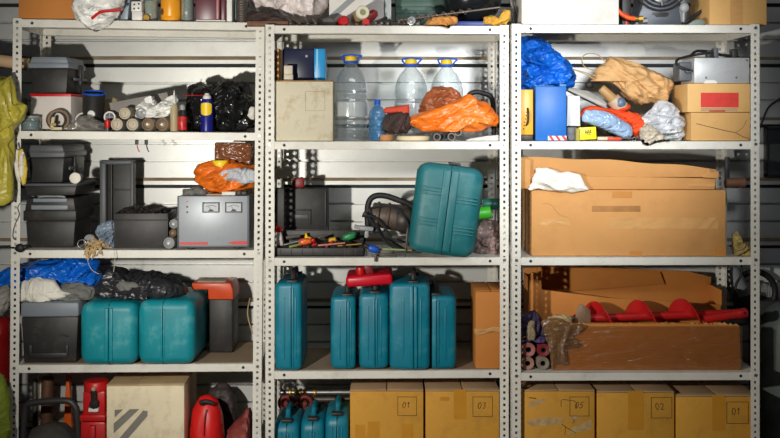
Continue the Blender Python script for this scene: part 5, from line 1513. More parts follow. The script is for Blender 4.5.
slim('slim teal tool case alone at the rack post beside the empty gap', 274.8, 301.5, 283, 3.83, seam=0.62)
slim('short slim teal tool case on the gap side of the red canister', 330.5, 355.5, 296.5, 3.85, seam=0.66)
slim('teal tool case under the red canister with a plain front', 359, 388.5, 294, 3.856, seam=0.55)
slim('tallest teal tool case, broad and slightly turned, beside the red canister', 389.5, 430, 283.5, 3.84, 0.27, TEAL, -0.02, seam=0.60, band=0.014)
slim('slim teal tool case next to the brown cardboard carton', 432, 456.5, 296, 3.852, seam=0.2)
yk = 3.885
r = thing('jerry_can', 'bright red flat canister lying across the tops of the teal cases', 'canister', (X(370, yk), yk, Z(293, yk) + 0.008), (0, -0.07, 0))
w = 47 * yk / F
part('body', MB().box(-w / 2, w / 2, 0.0, 0.2, 0.019, 0.065, 0.014, 3), mat('bright_red', (206, 14, 40), 0.35), r)
part('cap', MB().cyl((-0.035, 0.05, 0.064), (-0.035, 0.05, 0.094), 0.019, n=16, b=0.003), REDP, r, 'red cap')
part('handle', MB().prism([(-0.012, 0.064), (0.020, 0.064), (0.014, 0.098), (-0.018, 0.106), (-0.020, 0.090)], 0.04, 0.07, 0.004), mat('brown_red', (120, 24, 30), 0.45), r)
r = carton('cardboard_box', 'brown cardboard carton with crinkled clear tape beside the slim teal cases', 475.5, 506.5, 290, 3.872, 0.22, zb, CARDO, 0.0, tape=None, flaps=True)
w, d, h = r['dims']
part('tape', blob_bm([(474, 332), (474.5, 328), (484, 329.5), (494, 327), (507, 327.5), (507, 333), (494, 331.5), (484, 333), (478, 337)], 3.8695, 0.004, r.location, amp=0.003, scale=40, seed=60, nt=48, npx=12), CTAPE, r)

# ------------------------------------------------------------------ bottom bay
zb = S2(4)
for i, (u0, u1, vt_, lb_) in enumerate(((273.5, 299, 423, 'teal tool case on the bottom shelf nearest the rack post'), (300.5, 324, 421, 'teal tool case on the bottom shelf between two others'), (325, 348.5, 416, 'teal tool case on the bottom shelf against the yellow brown carton'))):
    y = 3.875
    tool_case(lb_, (u0 + u1) / 2, y, zb, (u1 - u0) * y / F, 0.26, Z(vt_, y) - zb, TEAL, 0, seam=0.5, corner=0.045, hm=TEAL, chx=0.035)
for i, (vv, yy, ln, rr_) in enumerate(((392.5, 4.222, 0.32, 0.012), (399.5, 4.196, 0.30, 0.011))):
    r = thing('pipe', ['long pipe with brass couplings lying high behind the teal cases', 'plain grey pipe lying behind the teal cases, below the coupled one'][i], 'pipe', (X(318, yy), yy, Z(vv, yy)), 0)
    part('tube', MB().cyl((-0.165, 0, 0), (0.16, 0, 0.001), rr_, n=14), STEEL if i == 0 else DSTEEL, r)
    if i == 0:
        for k, xk in enumerate((-0.13, -0.105, -0.085, -0.065, -0.02)):
            part('coupling', MB().cyl((xk, 0, 0), (xk + 0.014, 0, 0), 0.018, n=14, b=0.003), BRASS, r)
    if i == 0:
        part('bracket', MB().box(-0.162 + 0.03 * i, -0.145 + 0.03 * i, -0.01, 0.01, -(Z(vv, yy) - zb), 0.0).box(0.14 - 0.03 * i, 0.155 - 0.03 * i, -0.01, 0.01, -(Z(vv, yy) - zb), 0.0), DSTEEL, r)
for i, u in enumerate((286, 305)):
    solo('red_valve', ['dull red valve wheel behind the teal case by the post', 'dull red valve wheel behind the middle teal case'][i], 'valve', MB().torus((0, 0, 0.03), 0.028, 0.009, 'Y').cyl((0, 0.02, 0.03), (0, -0.01, 0.03), 0.01).cyl((0, 0.01, -0.19), (0, 0.01, 0.03), 0.007), mat('dull_red', (120, 40, 36), 0.6), (X(u, 4.152), 4.152, Z(410, 4.152)))


def numbered(label, u0, u1, vt_, y, num, m=CARDY, sq=(0.64, 0.90), tape=None, top=0.045, slant=0.15, seam=None, tilt=0.0):
    r = carton('cardboard_box', label, u0, u1, vt_, y, 0.30, zb, m, 0.0, 'yellow brown cartons on the bottom shelves', tape=tape, seamx=seam, tm=TAPE)
    w, d, h = r['dims']
    s = (sq[1] - sq[0]) * w
    mb = MB()
    x0 = -w / 2 + sq[0] * w
    z0 = h - top - s
    square(mb, x0, z0, s, -0.0004, 0.0008)
    write(mb, num, x0 + s * 0.24, z0 + s * 0.42, s * 0.30, -0.0004, slant, 0.0012)
    part('printed_number', mb, INK, r)
    return r


r = numbered('yellow brown carton marked 01 beside the teal cases', 350, 423.5, 389.5, 3.868, '01', sq=(0.65, 0.905), tape=[(0.07, 0.20, 0.0, 0.62), (0.24, 0.40, 0.0, 0.655), (0.70, 0.86, 0.0, 0.63)], top=0.030)
r = numbered('yellow brown carton marked 03 with a tape strip down its front', 425.5, 499.5, 389.5, 3.868, '03', sq=(0.64, 0.905), tape=[(0.38, 0.55, 0.68, 1.0), (0.2, 0.32, 0.88, 0.92)], top=0.030)

# ================================================================== rack with the long cartons, top bay
zb = S3(1)
y = 3.85
blob('blue_bag', 'crinkled blue tarpaulin bag leaning behind the yellow and blue boxes', 'bag', [(518, 88), (519, 41), (528, 39), (538, 41), (550, 48), (562, 58), (571, 68), (573.5, 78), (572, 86), (560, 90), (545, 92), (530, 92), (522, 92)], 4.10, 0.18, BAGBLUE, amp=0.026, scale=13, seed=70, nt=110, npx=56)
rod('tin', 'dark prop standing on the shelf under the blue tarpaulin bag', 'tin', (X(545, 4.13), 4.13, zb), (X(545, 4.13), 4.13, zb + 0.20), 0.06, BLACKP, n=20)  # hidden prop holding the tarpaulin bag up, no real tin
r = thing('yellow_case', 'yellow box with a black handle standing at the rack post', 'case', (X(526.5, y), y, zb), 0)
part('body', MB().box(-0.027, 0.027, 0, 0.14, 0.024, Z(89.5, y) - zb, 0.003), mat('amber_box', (238, 172, 48), 0.4), r)
part('base', MB().box(-0.027, 0.027, 0, 0.14, 0, 0.0235, 0.003), mat('dark_base', (54, 44, 40), 0.5), r)
part('handle', MB().tube([(-0.002, -0.001, 0.062), (0.004, -0.012, 0.075), (0.006, -0.014, 0.11), (0.004, -0.001, 0.132)], 0.004, n=8), BLACKP, r)
dots = MB()
for k in range(6):
    dots.cyl((-0.012 + 0.0045 * k * 0.6, 0.001, 0.048 + 0.0135 * k), (-0.012 + 0.0045 * k * 0.6, -0.0015, 0.048 + 0.0135 * k), 0.0028, n=8)
part('studs', dots, BLACKP, r)
r = thing('product_box', 'bright blue box with red and white stripes at its foot', 'box', (X(551, y), y, zb), 0.0)
w = 31 * y / F
h = Z(86.5, y) - zb
part('body', MB().box(-w / 2, w / 2, 0, 0.12, 0, h, 0.003), mat('box_blue', (22, 104, 190), 0.45, 0, 0.1, 8, dirt=(70, 130, 180), dirt_amt=0.4), r)
part('flap', MB().box(w * 0.28, w / 2, 0.002, 0.008, h, h + 0.010, 0.001).box(-w / 2, w * 0.1, 0.002, 0.10, h + 0.0005, h + 0.004, 0.001), mat('box_blue_edge', (60, 120, 180), 0.5), r)
lb_ = MB().box(-w * 0.10, w / 2, -0.0008, 0.001, 0.002, 0.020)
part('label', lb_, WHITEP, r)
st = MB()
for k in range(3):
    x = -w * 0.08 + k * 0.026
    st.prism([(x + 0.012, 0.002), (x + 0.024, 0.002), (x + 0.012, 0.020), (x, 0.020)], -0.0014, 0.0)
part('red_stripe', st, REDP, r)
r = thing('white_box', 'small white box leaning against the bright blue box', 'box', (X(573.5, y + 0.03), y + 0.03, Z(126, y + 0.03)), (0, 0.02, 0))
part('body', MB().prism([(-0.027, 0), (0.028, 0.0), (0.024, 0.124), (-0.027, 0.124)], 0, 0.07, 0.002), mat('bright_white', (214, 214, 212), 0.5), r)
solo('grey_block', 'dark grey block on the shelf under the small white box', 'block', MB().box(-0.026, 0.016, 0, 0.06, 0, 0.056, 0.006).cyl((-0.010, -0.01, 0.016), (-0.010, 0.01, 0.016), 0.014), DGREYP, (X(574.5, y), y + 0.024, zb))
solo('olive_tube', 'olive yellow tube standing beside the yellow price tag', 'tube', MB().cyl((0, 0, 0), (0, 0, 0.05), 0.011, n=14, b=0.003), mat('olive', (160, 150, 60), 0.5), (X(578.5, y), y + 0.012, zb))
r = thing('yellow_box', 'small yellow carton with black writing at the shelf edge', 'box', (X(588.5, y), y + 0.004, zb + 0.001), (0, -0.05, 0))
part('body', MB().box(-0.034, 0.034, 0, 0.05, 0.004, 0.054, 0.002), mat('signal_yellow', (246, 230, 20), 0.45, 0, 0.03), r)
wr = MB()
rng = random.Random(8)
for k in range(3):
    x = -0.012 + k * 0.009
    wr.tube([(x, -0.0004, 0.026), (x + 0.004, -0.0004, 0.044), (x + 0.007, -0.0004, 0.030), (x + 0.001, -0.0004, 0.035)], 0.0013, n=5)
wr.tube([(-0.014, -0.0004, 0.022), (0.012, -0.0004, 0.024)], 0.0012, n=5)
part('marking', wr, INK, r)
solo('steel_tool', 'long grey steel tool lying aslant behind the orange cloth', 'tool', MB().prism([(-0.13, 0.062), (-0.12, 0.074), (-0.04, 0.060), (0.12, -0.025), (0.13, -0.045), (0.06, -0.030)], 0, 0.05, 0.004), mat('grey_tool', (150, 146, 138), 0.5, 0.4, dirt=(110, 96, 70), dirt_amt=0.5), (X(598, 3.99), 3.99, Z(105, 3.99)))
blob('tool_heap', 'heap of dull tools and wrappings under the paper bag', 'tools', [(580, 140), (582, 116), (594, 112), (612, 112), (625, 113), (640, 116), (655, 118), (660, 140)], 4.13, 0.16, mat('dull_heap', (150, 138, 118), 0.6, 0.1, 0.5, 18, crease=0.7), zmin=zb, amp=0.02, scale=20, seed=72)
bpy.data.objects['tool_heap']['kind'] = 'stuff'
r = thing('sander', 'tan and grey hand tool with a blue grey end under the paper bag', 'tool', (X(615, 3.96), 3.955, Z(106, 3.96)), 0)
part('grip', MB().cyl((-0.06, 0, 0.075), (0.0, 0, 0.02), 0.018, 0.022, n=14, b=0.004), mat('tan_grip', (176, 138, 84), 0.5), r)
part('head', MB().cyl((-0.012, 0, 0.03), (0.03, 0, -0.012), 0.030, 0.032, n=18, b=0.005), mat('beige_head', (176, 156, 130), 0.5), r)
part('end', MB().ball((0.018, -0.024, 0.012), 0.02, 0.012, 0.022), mat('blue_grey_end', (84, 100, 124), 0.4), r)
blob('orange_cloth', 'crumpled orange red cloth behind the roll of clear plastic bags', 'cloth', [(580, 117), (583, 109), (594, 106), (608, 109), (620, 110), (627, 104), (629, 108), (624, 112), (636, 113), (643, 122), (645, 132), (639, 137.5), (632, 136), (628, 126), (612, 118), (600, 114), (590, 114)], 3.955, 0.07, CLOTHO, amp=0.016, scale=16, seed=73, zmin=zb, cen=(610, 113))
blob('orange_cloth', 'fold of orange red cloth hanging beside the grey plastic bag', 'cloth', [(622, 116), (630, 112), (639, 115), (645, 124), (645, 132), (640, 138), (633, 136), (630, 126)], 3.92, 0.05, CLOTHO, amp=0.012, scale=20, seed=74, zmin=zb)
blob('bag_roll', 'pale blue roll of clear plastic bags lying before the orange cloth', 'roll', [(581, 117), (586, 110), (594, 109.5), (606, 112), (620, 118), (631, 126), (632, 134), (629, 139.5), (621, 137), (604, 129), (590, 124), (582, 122)], 3.895, 0.055, mat('pale_blue_film', (150, 176, 206), 0.2, 0, 0.18, 22, crease=0.5, cscale=26), amp=0.006, scale=18, seed=75, zmin=zb, pw=0.6)
r = thing('screwdriver', 'screwdriver with a red and cream handle lying at the shelf edge', 'screwdriver', (X(597.5, y), y + 0.004, zb + 0.008), (0, 0.0, 0))
part('grip', MB().cyl((0.0, 0, 0.001), (0.065, 0, 0.001), 0.0075, n=12, b=0.002), mat('cream_grip', (214, 190, 160), 0.4), r)
part('grip_end', MB().cyl((0.04, -0.004, 0.0), (0.096, -0.004, 0.0), 0.0068, n=12, b=0.002), mat('orange_red_grip', (222, 70, 40), 0.4), r)
part('blade', MB().cyl((0.09, 0, 0.001), (0.13, 0.003, 0.004), 0.003, n=8), STEEL, r)
mb = MB()
for k in range(9):
    mb.torus((0.011 * k, 0.006 * (k % 2), 0.010 + 0.004 * math.sin(k * 1.7)), 0.0075, 0.002, 'Y' if k % 2 else 'Z', 16, 6)
solo('chain', 'short steel chain lying between the screwdriver and grey plastic bag', 'chain', mb, STEEL, (X(627, y), y + 0.01, zb))
blob('paper_bag', 'crumpled brown paper bag with a twine handle on the tool heap', 'bag', [(590, 82), (597, 71), (603, 65), (609, 58), (624, 61), (645, 68), (668, 79), (670.5, 84), (668, 94), (663, 105), (650, 101), (640, 104), (628, 98), (612, 86), (606, 80)], 4.03, 0.14, PAPER, amp=0.022, scale=11, seed=76, nt=110, npx=50)
pb_ = bpy.data.objects['paper_bag']
lp = pb_.location
part('handle', MB().tube([at(606, 63, 4.03) - lp, at(598, 55, 4.03) - lp, at(588, 53.5, 4.03) - lp, at(582, 58, 4.03) - lp, at(584, 66, 4.03) - lp, at(593, 70, 4.03) - lp, at(601, 71, 4.03) - lp], 0.0022, n=6), mat('twine', (176, 150, 110), 0.8), pb_)
part('handle', MB().tube([at(601, 78, 4.0) - lp, at(588, 73.5, 4.0) - lp, at(576, 70, 4.0) - lp, at(573, 69.5, 4.0) - lp, at(585, 74, 4.0) - lp, at(596, 80, 4.0) - lp], 0.0022, n=6), mat('twine', (176, 150, 110), 0.8), pb_)
part('knot', MB().ball(at(589.5, 85, 3.985) - lp, 0.018, 0.014, 0.016), BLACKR, pb_)
blob('plastic_bag', 'grey translucent plastic bag crumpled beside the cardboard boxes', 'bag', [(639, 122), (646, 112), (655, 104), (664, 102), (672, 106), (679, 114), (682, 122), (682, 136), (677, 141), (664, 141), (650, 142), (641, 143), (640, 134)], 3.93, 0.13, BAGGREY, amp=0.020, scale=15, seed=77, zmin=zb)
blob('plastic_bag', 'small beige film bag drooping over the shelf edge beside the chain', 'bag', [(640, 128), (646, 124), (656, 129), (664, 136), (668, 141), (654, 141.5), (648, 144.5), (642, 143)], 3.835, 0.05, mat('beige_film', (190, 178, 158), 0.3, 0, 0.12, 12, crease=0.7), amp=0.008, scale=22, seed=78, ledge=(zb + 0.008, 3.815))
y = 3.846
r = carton('cardboard_box', 'light brown cardboard box with a long crack, under the red labelled box', 691, 750.5, 112.5, y, 0.22, zb, mat('tan_card', (204, 158, 96), 0.75, 0, 0.06, 5, dirt=(160, 116, 62), dirt_amt=0.3), 0.0, flaps=False)
w, d, h = r['dims']
mb = MB()
ink(mb, [(-0.10, h - 0.045), (-0.03, h - 0.062), (0.02, h - 0.074), (0.06, h - 0.082), (0.085, h - 0.096), (0.112, h - 0.105), (0.118, h - 0.112)], -0.0002, 0.0012)
ink(mb, [(0.062, h - 0.080), (0.09, h - 0.06), (0.105, h - 0.03)], -0.0002, 0.0006)
part('crack', mb, INK, r)
zr = zb + h + 0.001
r = carton('cardboard_box', 'cardboard box with a red printed panel between the metal box and cracked box', 687.5, 750.5, 83.5, y, 0.22, zr, mat('pale_tan_card', (216, 172, 108), 0.75, 0, 0.06, 5, dirt=(170, 122, 66), dirt_amt=0.25), 0.0, flaps=False)
w, d, h = r['dims']
part('printed_panel', MB().box(-w * 0.29, w * 0.31, -0.0008, 0.001, h * 0.17, h * 0.68), mat('print_red', (206, 54, 44), 0.6, 0, 0.12, 30), r, 'red printed panel')
part('handle_slot', MB().box(-w * 0.16, w * 0.10, -0.0012, 0.001, h * 0.02, h * 0.075, 0.002), mat('print_red2', (186, 50, 40), 0.6), r)
part('slot_edge', MB().prism([(-w * 0.30, h * 0.04), (-w * 0.28, h * 0.15), (w * 0.28, h * 0.15), (w * 0.30, h * 0.04)], -0.001, 0.001), CARDIN, r)
zm = zr + h + 0.001
r = thing('metal_box', 'scuffed silver metal box with cables, topmost of its stack', 'box', (X(722, y + 0.01), y + 0.01, zm), 0)
w = (749 - 693.5) * y / F
h = Z(57.5, y) - zm
part('housing', MB().box(-w / 2, w / 2, 0, 0.18, 0, h, 0.004), mat('scuffed_aluminium', (186, 188, 188), 0.4, 0.25, 0.1, 8, dirt=(140, 140, 138), dirt_amt=0.5), r)
for xx in (-0.065, 0.058):
    part('screw', MB().cyl((xx, 0.001, h * 0.22), (xx, -0.002, h * 0.22), 0.004, n=10), DSTEEL, r)
part('screw', MB().cyl((w * 0.45, 0.001, h * 0.9), (w * 0.45, -0.002, h * 0.9), 0.004, n=10), DSTEEL, r)
part('label', MB().cyl((-0.045, 0.0005, 0.006), (-0.045, -0.001, 0.006), 0.0, 0.0, n=4) if False else MB().prism([(-0.075, 0.0), (-0.020, 0.0), (-0.022, 0.008), (-0.034, 0.014), (-0.066, 0.012)], -0.001, 0.001), WHITEP, r)
cb = MB().tube([(-0.112, 0.02, h * 0.5), (-0.14, 0.01, h * 0.55), (-0.175, 0.02, h * 0.72), (-0.168, 0.04, h * 0.95), (-0.11, 0.06, h + 0.012), (-0.05, 0.06, h + 0.022), (0.0, 0.07, h + 0.024)], 0.0055, n=8)
part('cable', cb, BLACKR, r)
part('cable', MB().tube([(-0.11, 0.05, h + 0.012), (-0.08, 0.07, h + 0.032), (-0.02, 0.08, h + 0.03), (0.02, 0.08, h + 0.018), (0.10, 0.09, h + 0.010)], 0.006, n=8), BLACKR, r)
part('side_plug', MB().box(-w / 2 - 0.052, -w / 2 - 0.001, 0.03, 0.12, 0.012, h * 0.85, 0.006).box(-w / 2 - 0.030, -w / 2 - 0.006, 0.01, 0.03, h * 0.42, h * 0.6, 0.003), DGREYP, r)
part('connector', MB().box(-0.014, 0.004, 0.05, 0.09, h, h + 0.045, 0.003), DGREYP, r)
part('connector', MB().box(0.06, 0.086, 0.05, 0.09, h, h + 0.040, 0.004), BLACKP, r)
part('connector', MB().box(-0.04, -0.016, 0.06, 0.09, h, h + 0.036, 0.004), BLACKP, r)

# ------------------------------------------------------------------ second bay
zb = S3(2)
y = 3.85
r = carton('cardboard_box', 'long scuffed brown carton with clear tape along its front', 531.5, 726, 190, y, 0.27, zb, CARD, 0.0, flaps=False)
w, d, h = r['dims']
part('tape', MB().box(-w * 0.47, -w * 0.30, -0.0012, 0.0, h * 0.46, h * 0.56), CTAPE, r)
part('tape', MB().box(-w * 0.1, w * 0.46, -0.0012, 0.0, h * 0.41, h * 0.58), CTAPE, r)
for a_, b_, c_, e_ in ((w * 0.13 - 0.1, w * 0.13 - 0.05, 0.0, h * 0.07), (w * 0.44, w * 0.499, 0.0, h * 0.14), (w * 0.04 - 0.1, w * 0.04 - 0.02, h * 0.88, h * 0.98)):
    part('tape', MB().box(a_, b_, -0.0014, 0.0, c_, e_), mat('pale_tape', (190, 130, 66), 0.3, 0, 0.1, 8), r)
ink_ = MB()
ink(ink_, [(-w * 0.44, h * 0.80), (-w * 0.40, h * 0.78), (-w * 0.36, h * 0.64), (-w * 0.30, h * 0.58)], -0.0008, 0.0016)
part('crease', ink_, CTAPE, r)
part('smudge', MB().box(-w * 0.19, w * 0.06, -0.0006, 0.0, h * 0.67, h * 0.76, 0.0003), mat('brown_smudge', (160, 112, 62), 0.8, 0, 0.2, 20), r)
zc = zb + h + 0.0012
r = thing('cardboard_box', 'flat long brown carton with bent flaps lying on the scuffed long carton', 'box', (X(620, y), y, zc), 0)
Lb = r.location
mb = MB().prism([(X(521, y) - Lb.x, 0.0), (X(716, y) - Lb.x, 0), (X(717, y) - Lb.x, 0.045), (X(521, y) - Lb.x, 0.060)], 0.012, 0.24, 0.004)
part('body', mb, CARD, r)
t = bmesh.new()
prof = []
nn = 24
for i in range(nn + 1):
    f = i / nn
    uu = 520.5 + f * (718 - 520.5)
    zt_ = Z(157.5 + 11.5 * f ** 1.8, y) - zc + 0.003 * math.sin(f * 17)
    prof.append((X(uu, y) - Lb.x, zt_))
lo = [(x, 0.050) for x, _ in prof]
fl = MB().prism(prof + lo[::-1], 0.020, 0.028, 0.0015)
part('flap', fl, CARD, r)
part('flap', MB().prism([(X(520, y) - Lb.x, 0.004), (X(530, y) - Lb.x, 0.004), (X(531, y) - Lb.x, Z(160, y) - zc), (X(520.5, y) - Lb.x, Z(157, y) - zc)], 0.0, 0.009, 0.002), CARD, r)
part('flap', MB().prism([(X(702, y) - Lb.x, 0.05), (X(718.5, y) - Lb.x, 0.045), (X(719, y) - Lb.x, 0.075), (X(712, y) - Lb.x, 0.07), (X(708, y) - Lb.x, 0.088)], 0.0, 0.006, 0.0015), CARD, r)
part('tape', MB().box(X(690, y) - Lb.x, X(716, y) - Lb.x, 0.009, 0.0125, 0.012, 0.024), CTAPE, r)
blob('white_cloth', 'crumpled off-white cloth draped over the edge of the long cartons', 'cloth', [(527, 191), (533, 179), (537, 169), (552, 169), (570, 172), (578, 175), (583, 184), (588, 190), (580, 191), (572, 193), (562, 190.5), (545, 190), (535, 189)], 3.84, 0.035, CLOTHW, amp=0.016, scale=14, seed=80, ymax=3.8485)
r = thing('pipe_stub', 'rusty round pipe end sticking out beyond the long cartons', 'pipe', (X(734, 3.92), 3.935, zc + 0.024), 0)
M = Matrix.Rotation(math.pi / 2, 4, 'Y')
part('tube', MB().lathe([(0.012, -0.03), (0.018, -0.03), (0.018, 0.03), (0.021, 0.031), (0.021, 0.048), (0.012, 0.048), (0.012, -0.03)], 20, M), RUST, r)
part('plug', MB().cyl((0.03, 0, 0), (0.04, 0, 0), 0.0118, n=14), BLACKR, r)
part('hanger', MB().box(-0.03, -0.012, 0.0, 0.012, -0.024, 0.105, 0.002).box(-0.028, 0.02, -0.004, 0.016, -0.024, -0.017, 0.002), BLACKP, r)
blob('work_glove', 'grey and yellow work glove on the shelf end beside the long carton', 'glove', [(733.5, 257), (734, 244), (733.5, 235), (738, 233), (741, 241), (746, 243), (749, 248), (750, 256), (745, 257)], 3.885, 0.06, mat('grey_yellow_glove', (150, 130, 76), 0.85, 0, 0.4, 26, crease=0.4), zmin=zb, amp=0.012, scale=26, seed=81)
rod('thin_rod', 'thin pale rod leaning between the rack post and the long carton', 'rod', (X(524, 3.99), 4.0, zb), (X(530, 4.0), 4.01, zb + 0.22), 0.003, LGREYP, n=8)

# ------------------------------------------------------------------ third bay
zb = S3(3)
y = 3.858
r = thing('open_box', 'open brown carton standing behind the red auger', 'box', (X(628, 4.03), 4.03, zb), 0)
Lb = r.location
yb_ = 4.03
t = MB()
xl, xr = X(529, yb_) - Lb.x, X(722, yb_) - Lb.x
wl_ = [(xl, 0.0), (xr, 0.0), (X(724, yb_) - Lb.x, Z(283, yb_) - zb), (X(700, yb_) - Lb.x, Z(277, yb_) - zb), (X(650, yb_) - Lb.x, Z(275, yb_) - zb), (X(600, yb_) - Lb.x, Z(272.5, yb_) - zb), (X(550, yb_) - Lb.x, Z(272, yb_) - zb), (xl, Z(274, yb_) - zb)]
t.prism(wl_, 0.16, 0.167, 0.001)
t.box(xl, xl + 0.006, 0.0, 0.16, 0, Z(274, yb_) - zb - 0.02, 0.001).box(xr - 0.006, xr, 0.0, 0.16, 0, Z(290, yb_) - zb, 0.001)
t.box(xl, xr, 0, 0.167, 0, 0.006)
part('body', t, CARDO, r)
fl = MB().prism([(xl, 0.0), (xr, 0.0), (xr, Z(305, yb_) - zb), (xr * 0.4, Z(301, yb_) - zb), (xl * 0.2, Z(298, yb_) - zb), (xl, Z(288, yb_) - zb)], 0.0, 0.006, 0.001)
part('front_wall', fl, CARDO, r)
part('flap', MB().prism([(xl - 0.005, Z(318, yb_) - zb), (xl + 0.055, Z(318, yb_) - zb), (xl + 0.05, Z(271, yb_) - zb), (xl + 0.002, Z(273, yb_) - zb)], -0.010, -0.003, 0.001), CARDO, r)
part('flap', MB().prism([(xl + 0.05, Z(300, yb_) - zb), (xl + 0.06, Z(271, yb_) - zb), (xr - 0.22, Z(277, yb_) - zb), (xr - 0.20, Z(290, yb_) - zb)], 0.148, 0.154, 0.001), CARDO, r)
r = thing('wrapped_box', 'low brown carton in stretch film with the red auger on it', 'box', (X(647, y), y, zb), 0)
w = (742 - 553) * y / F
h = Z(323.5, y) - zb
part('body', MB().prism([(-w / 2, 0), (w / 2, 0), (w / 2 - 0.006, h * 0.96), (w * 0.2, h), (-w * 0.3, h), (-w / 2 + 0.02, h * 0.97)], 0.002, 0.022, 0.004).box(-w / 2 + 0.004, w / 2 - 0.004, 0.02, 0.165, 0, h - 0.066, 0.003), CARDO, r)
rag = bmesh.new()
rg = random.Random(3)
rv = []
for i in range(90):
    x = -w * 0.46 + w * 0.94 * i / 89
    rv.append((x, h - 0.004 + rg.uniform(-0.004, 0.006)))
part('torn_edge', MB().prism(rv + [(w * 0.48, h - 0.012), (-w * 0.46, h - 0.012)], 0.004, 0.018), mat('torn_fibre', (206, 156, 92), 0.9, 0, 0.2, 30), r)
wp = MB()
g = bmesh.new()
nx, nz = 60, 16
vv = [[None] * (nz + 1) for _ in range(nx + 1)]
for i in range(nx + 1):
    for j in range(nz + 1):
        x = -w / 2 - 0.002 + (w + 0.004) * i / nx
        z = 0.003 + (h * 0.93) * j / nz
        q = Vector((x * 6 + z * 9, 3.3, z * 26 - x * 7))
        edge = max(0, 1 - (i / nx) * 5)
        vv[i][j] = g.verts.new((x, -0.0015 - 0.0025 * (1 + noise.noise(q)) - edge * 0.008 * (1 + noise.noise(q * 1.7)), z))
for i in range(nx):
    for j in range(nz):
        g.faces.new((vv[i][j], vv[i + 1][j], vv[i + 1][j + 1], vv[i][j + 1]))
part('stretch_film', MB().add(g), WRAP, r)
blob_part('film_corner', r, [(541, 322), (553, 317), (566, 322), (590, 326), (574, 336), (584, 347), (565, 350), (570, 364), (556, 366), (552, 374), (550, 352), (546, 338)], y - 0.006, 0.012, clear('brown_film', (176, 136, 84), 0.28, 0.14, 1.0, 30), amp=0.010, scale=16, seed=82, nt=64, npx=20, ymax=y - 0.001, zmin=zb + 0.004)
# packing paper between
blob('packing_paper', 'torn pale packing paper on the carton end beside the auger tip', 'paper', [(546, 322), (549, 317), (558, 316), (568, 315), (572, 318), (572, 322), (566, 323.5), (556, 323)], y + 0.014, 0.03, mat('pale_pack', (196, 168, 122), 0.8, 0, 0.15, 14, crease=0.5), amp=0.012, scale=22, seed=83, zmin=zb + h + 0.001)
# auger
ya = y + 0.092
A0, A1 = at(574, 318.5, ya), at(746, 313, ya)
r = thing('earth_auger', 'red spiral earth auger lying along the wrapped carton', 'auger', A0, 0)
D = A1 - A0
L_ = D.length
D.normalize()
e1 = Vector((0, 1, 0))
e2 = D.cross(e1)
part('shaft', MB().cyl((0, 0, 0), D * (L_ * 0.985), 0.0165, n=18), RED, r)
t = bmesh.new()
rows = []
s0, s1, turns = 0.04, 0.735, 2.75
N_ = 120
for i in range(N_ + 1):
    f = i / N_
    a = 2 * math.pi * turns * f - 0.61
    c = D * (L_ * (s0 + (s1 - s0) * f) + 0.0)
    dr = e1 * math.cos(a) + e2 * math.sin(a)
    Rr = 0.068
    rows.append((t.verts.new(c + dr * 0.013 - D * 0.0022), t.verts.new(c + dr * Rr - D * 0.0022), t.verts.new(c + dr * Rr + D * 0.0022), t.verts.new(c + dr * 0.013 + D * 0.0022)))
for a, c in zip(rows, rows[1:]):
    for k in range(4):
        t.faces.new((a[k], a[(k + 1) % 4], c[(k + 1) % 4], c[k]))
t.faces.new(rows[0][::-1])
t.faces.new(rows[-1])
bmesh.ops.recalc_face_normals(t, faces=t.faces[:])
part('spiral_blade', MB().add(t), RED, r)
part('cutting_tip', MB().prism([(-0.002, -0.022), (0.062, -0.030), (0.058, 0.044), (0.022, 0.070), (0.006, 0.056), (-0.006, 0.0)], -0.045, -0.040, 0.001).cyl((-0.03, 0, 0), (0.0, 0, 0), 0.004, 0.013, n=10), mat('worn_tip', (150, 124, 98), 0.5, 0.4, 0.25, 25, dirt=(110, 70, 55), dirt_amt=0.6), r)
r2 = thing('steel_tube', 'smooth red steel tube lying forward of the auger shaft at the post end', 'tube', at(704, 319.3, y + 0.040), 0)
q1 = at(738, 314, y + 0.040) - r2.location
part('tube', MB().cyl((0, 0, 0), q1, 0.0175, n=18), RED, r2)
part('collar', MB().cyl(q1 * 0.98, q1 * 1.26, 0.0205, n=18, b=0.003), mat('deep_red_paint', (160, 22, 28), 0.4), r2)
part('bolt_hole', MB().cyl(q1 * 1.14 + Vector((0, -0.019, 0.004)), q1 * 1.14 + Vector((0, -0.0225, 0.004)), 0.005, n=10), BLACKR, r2)
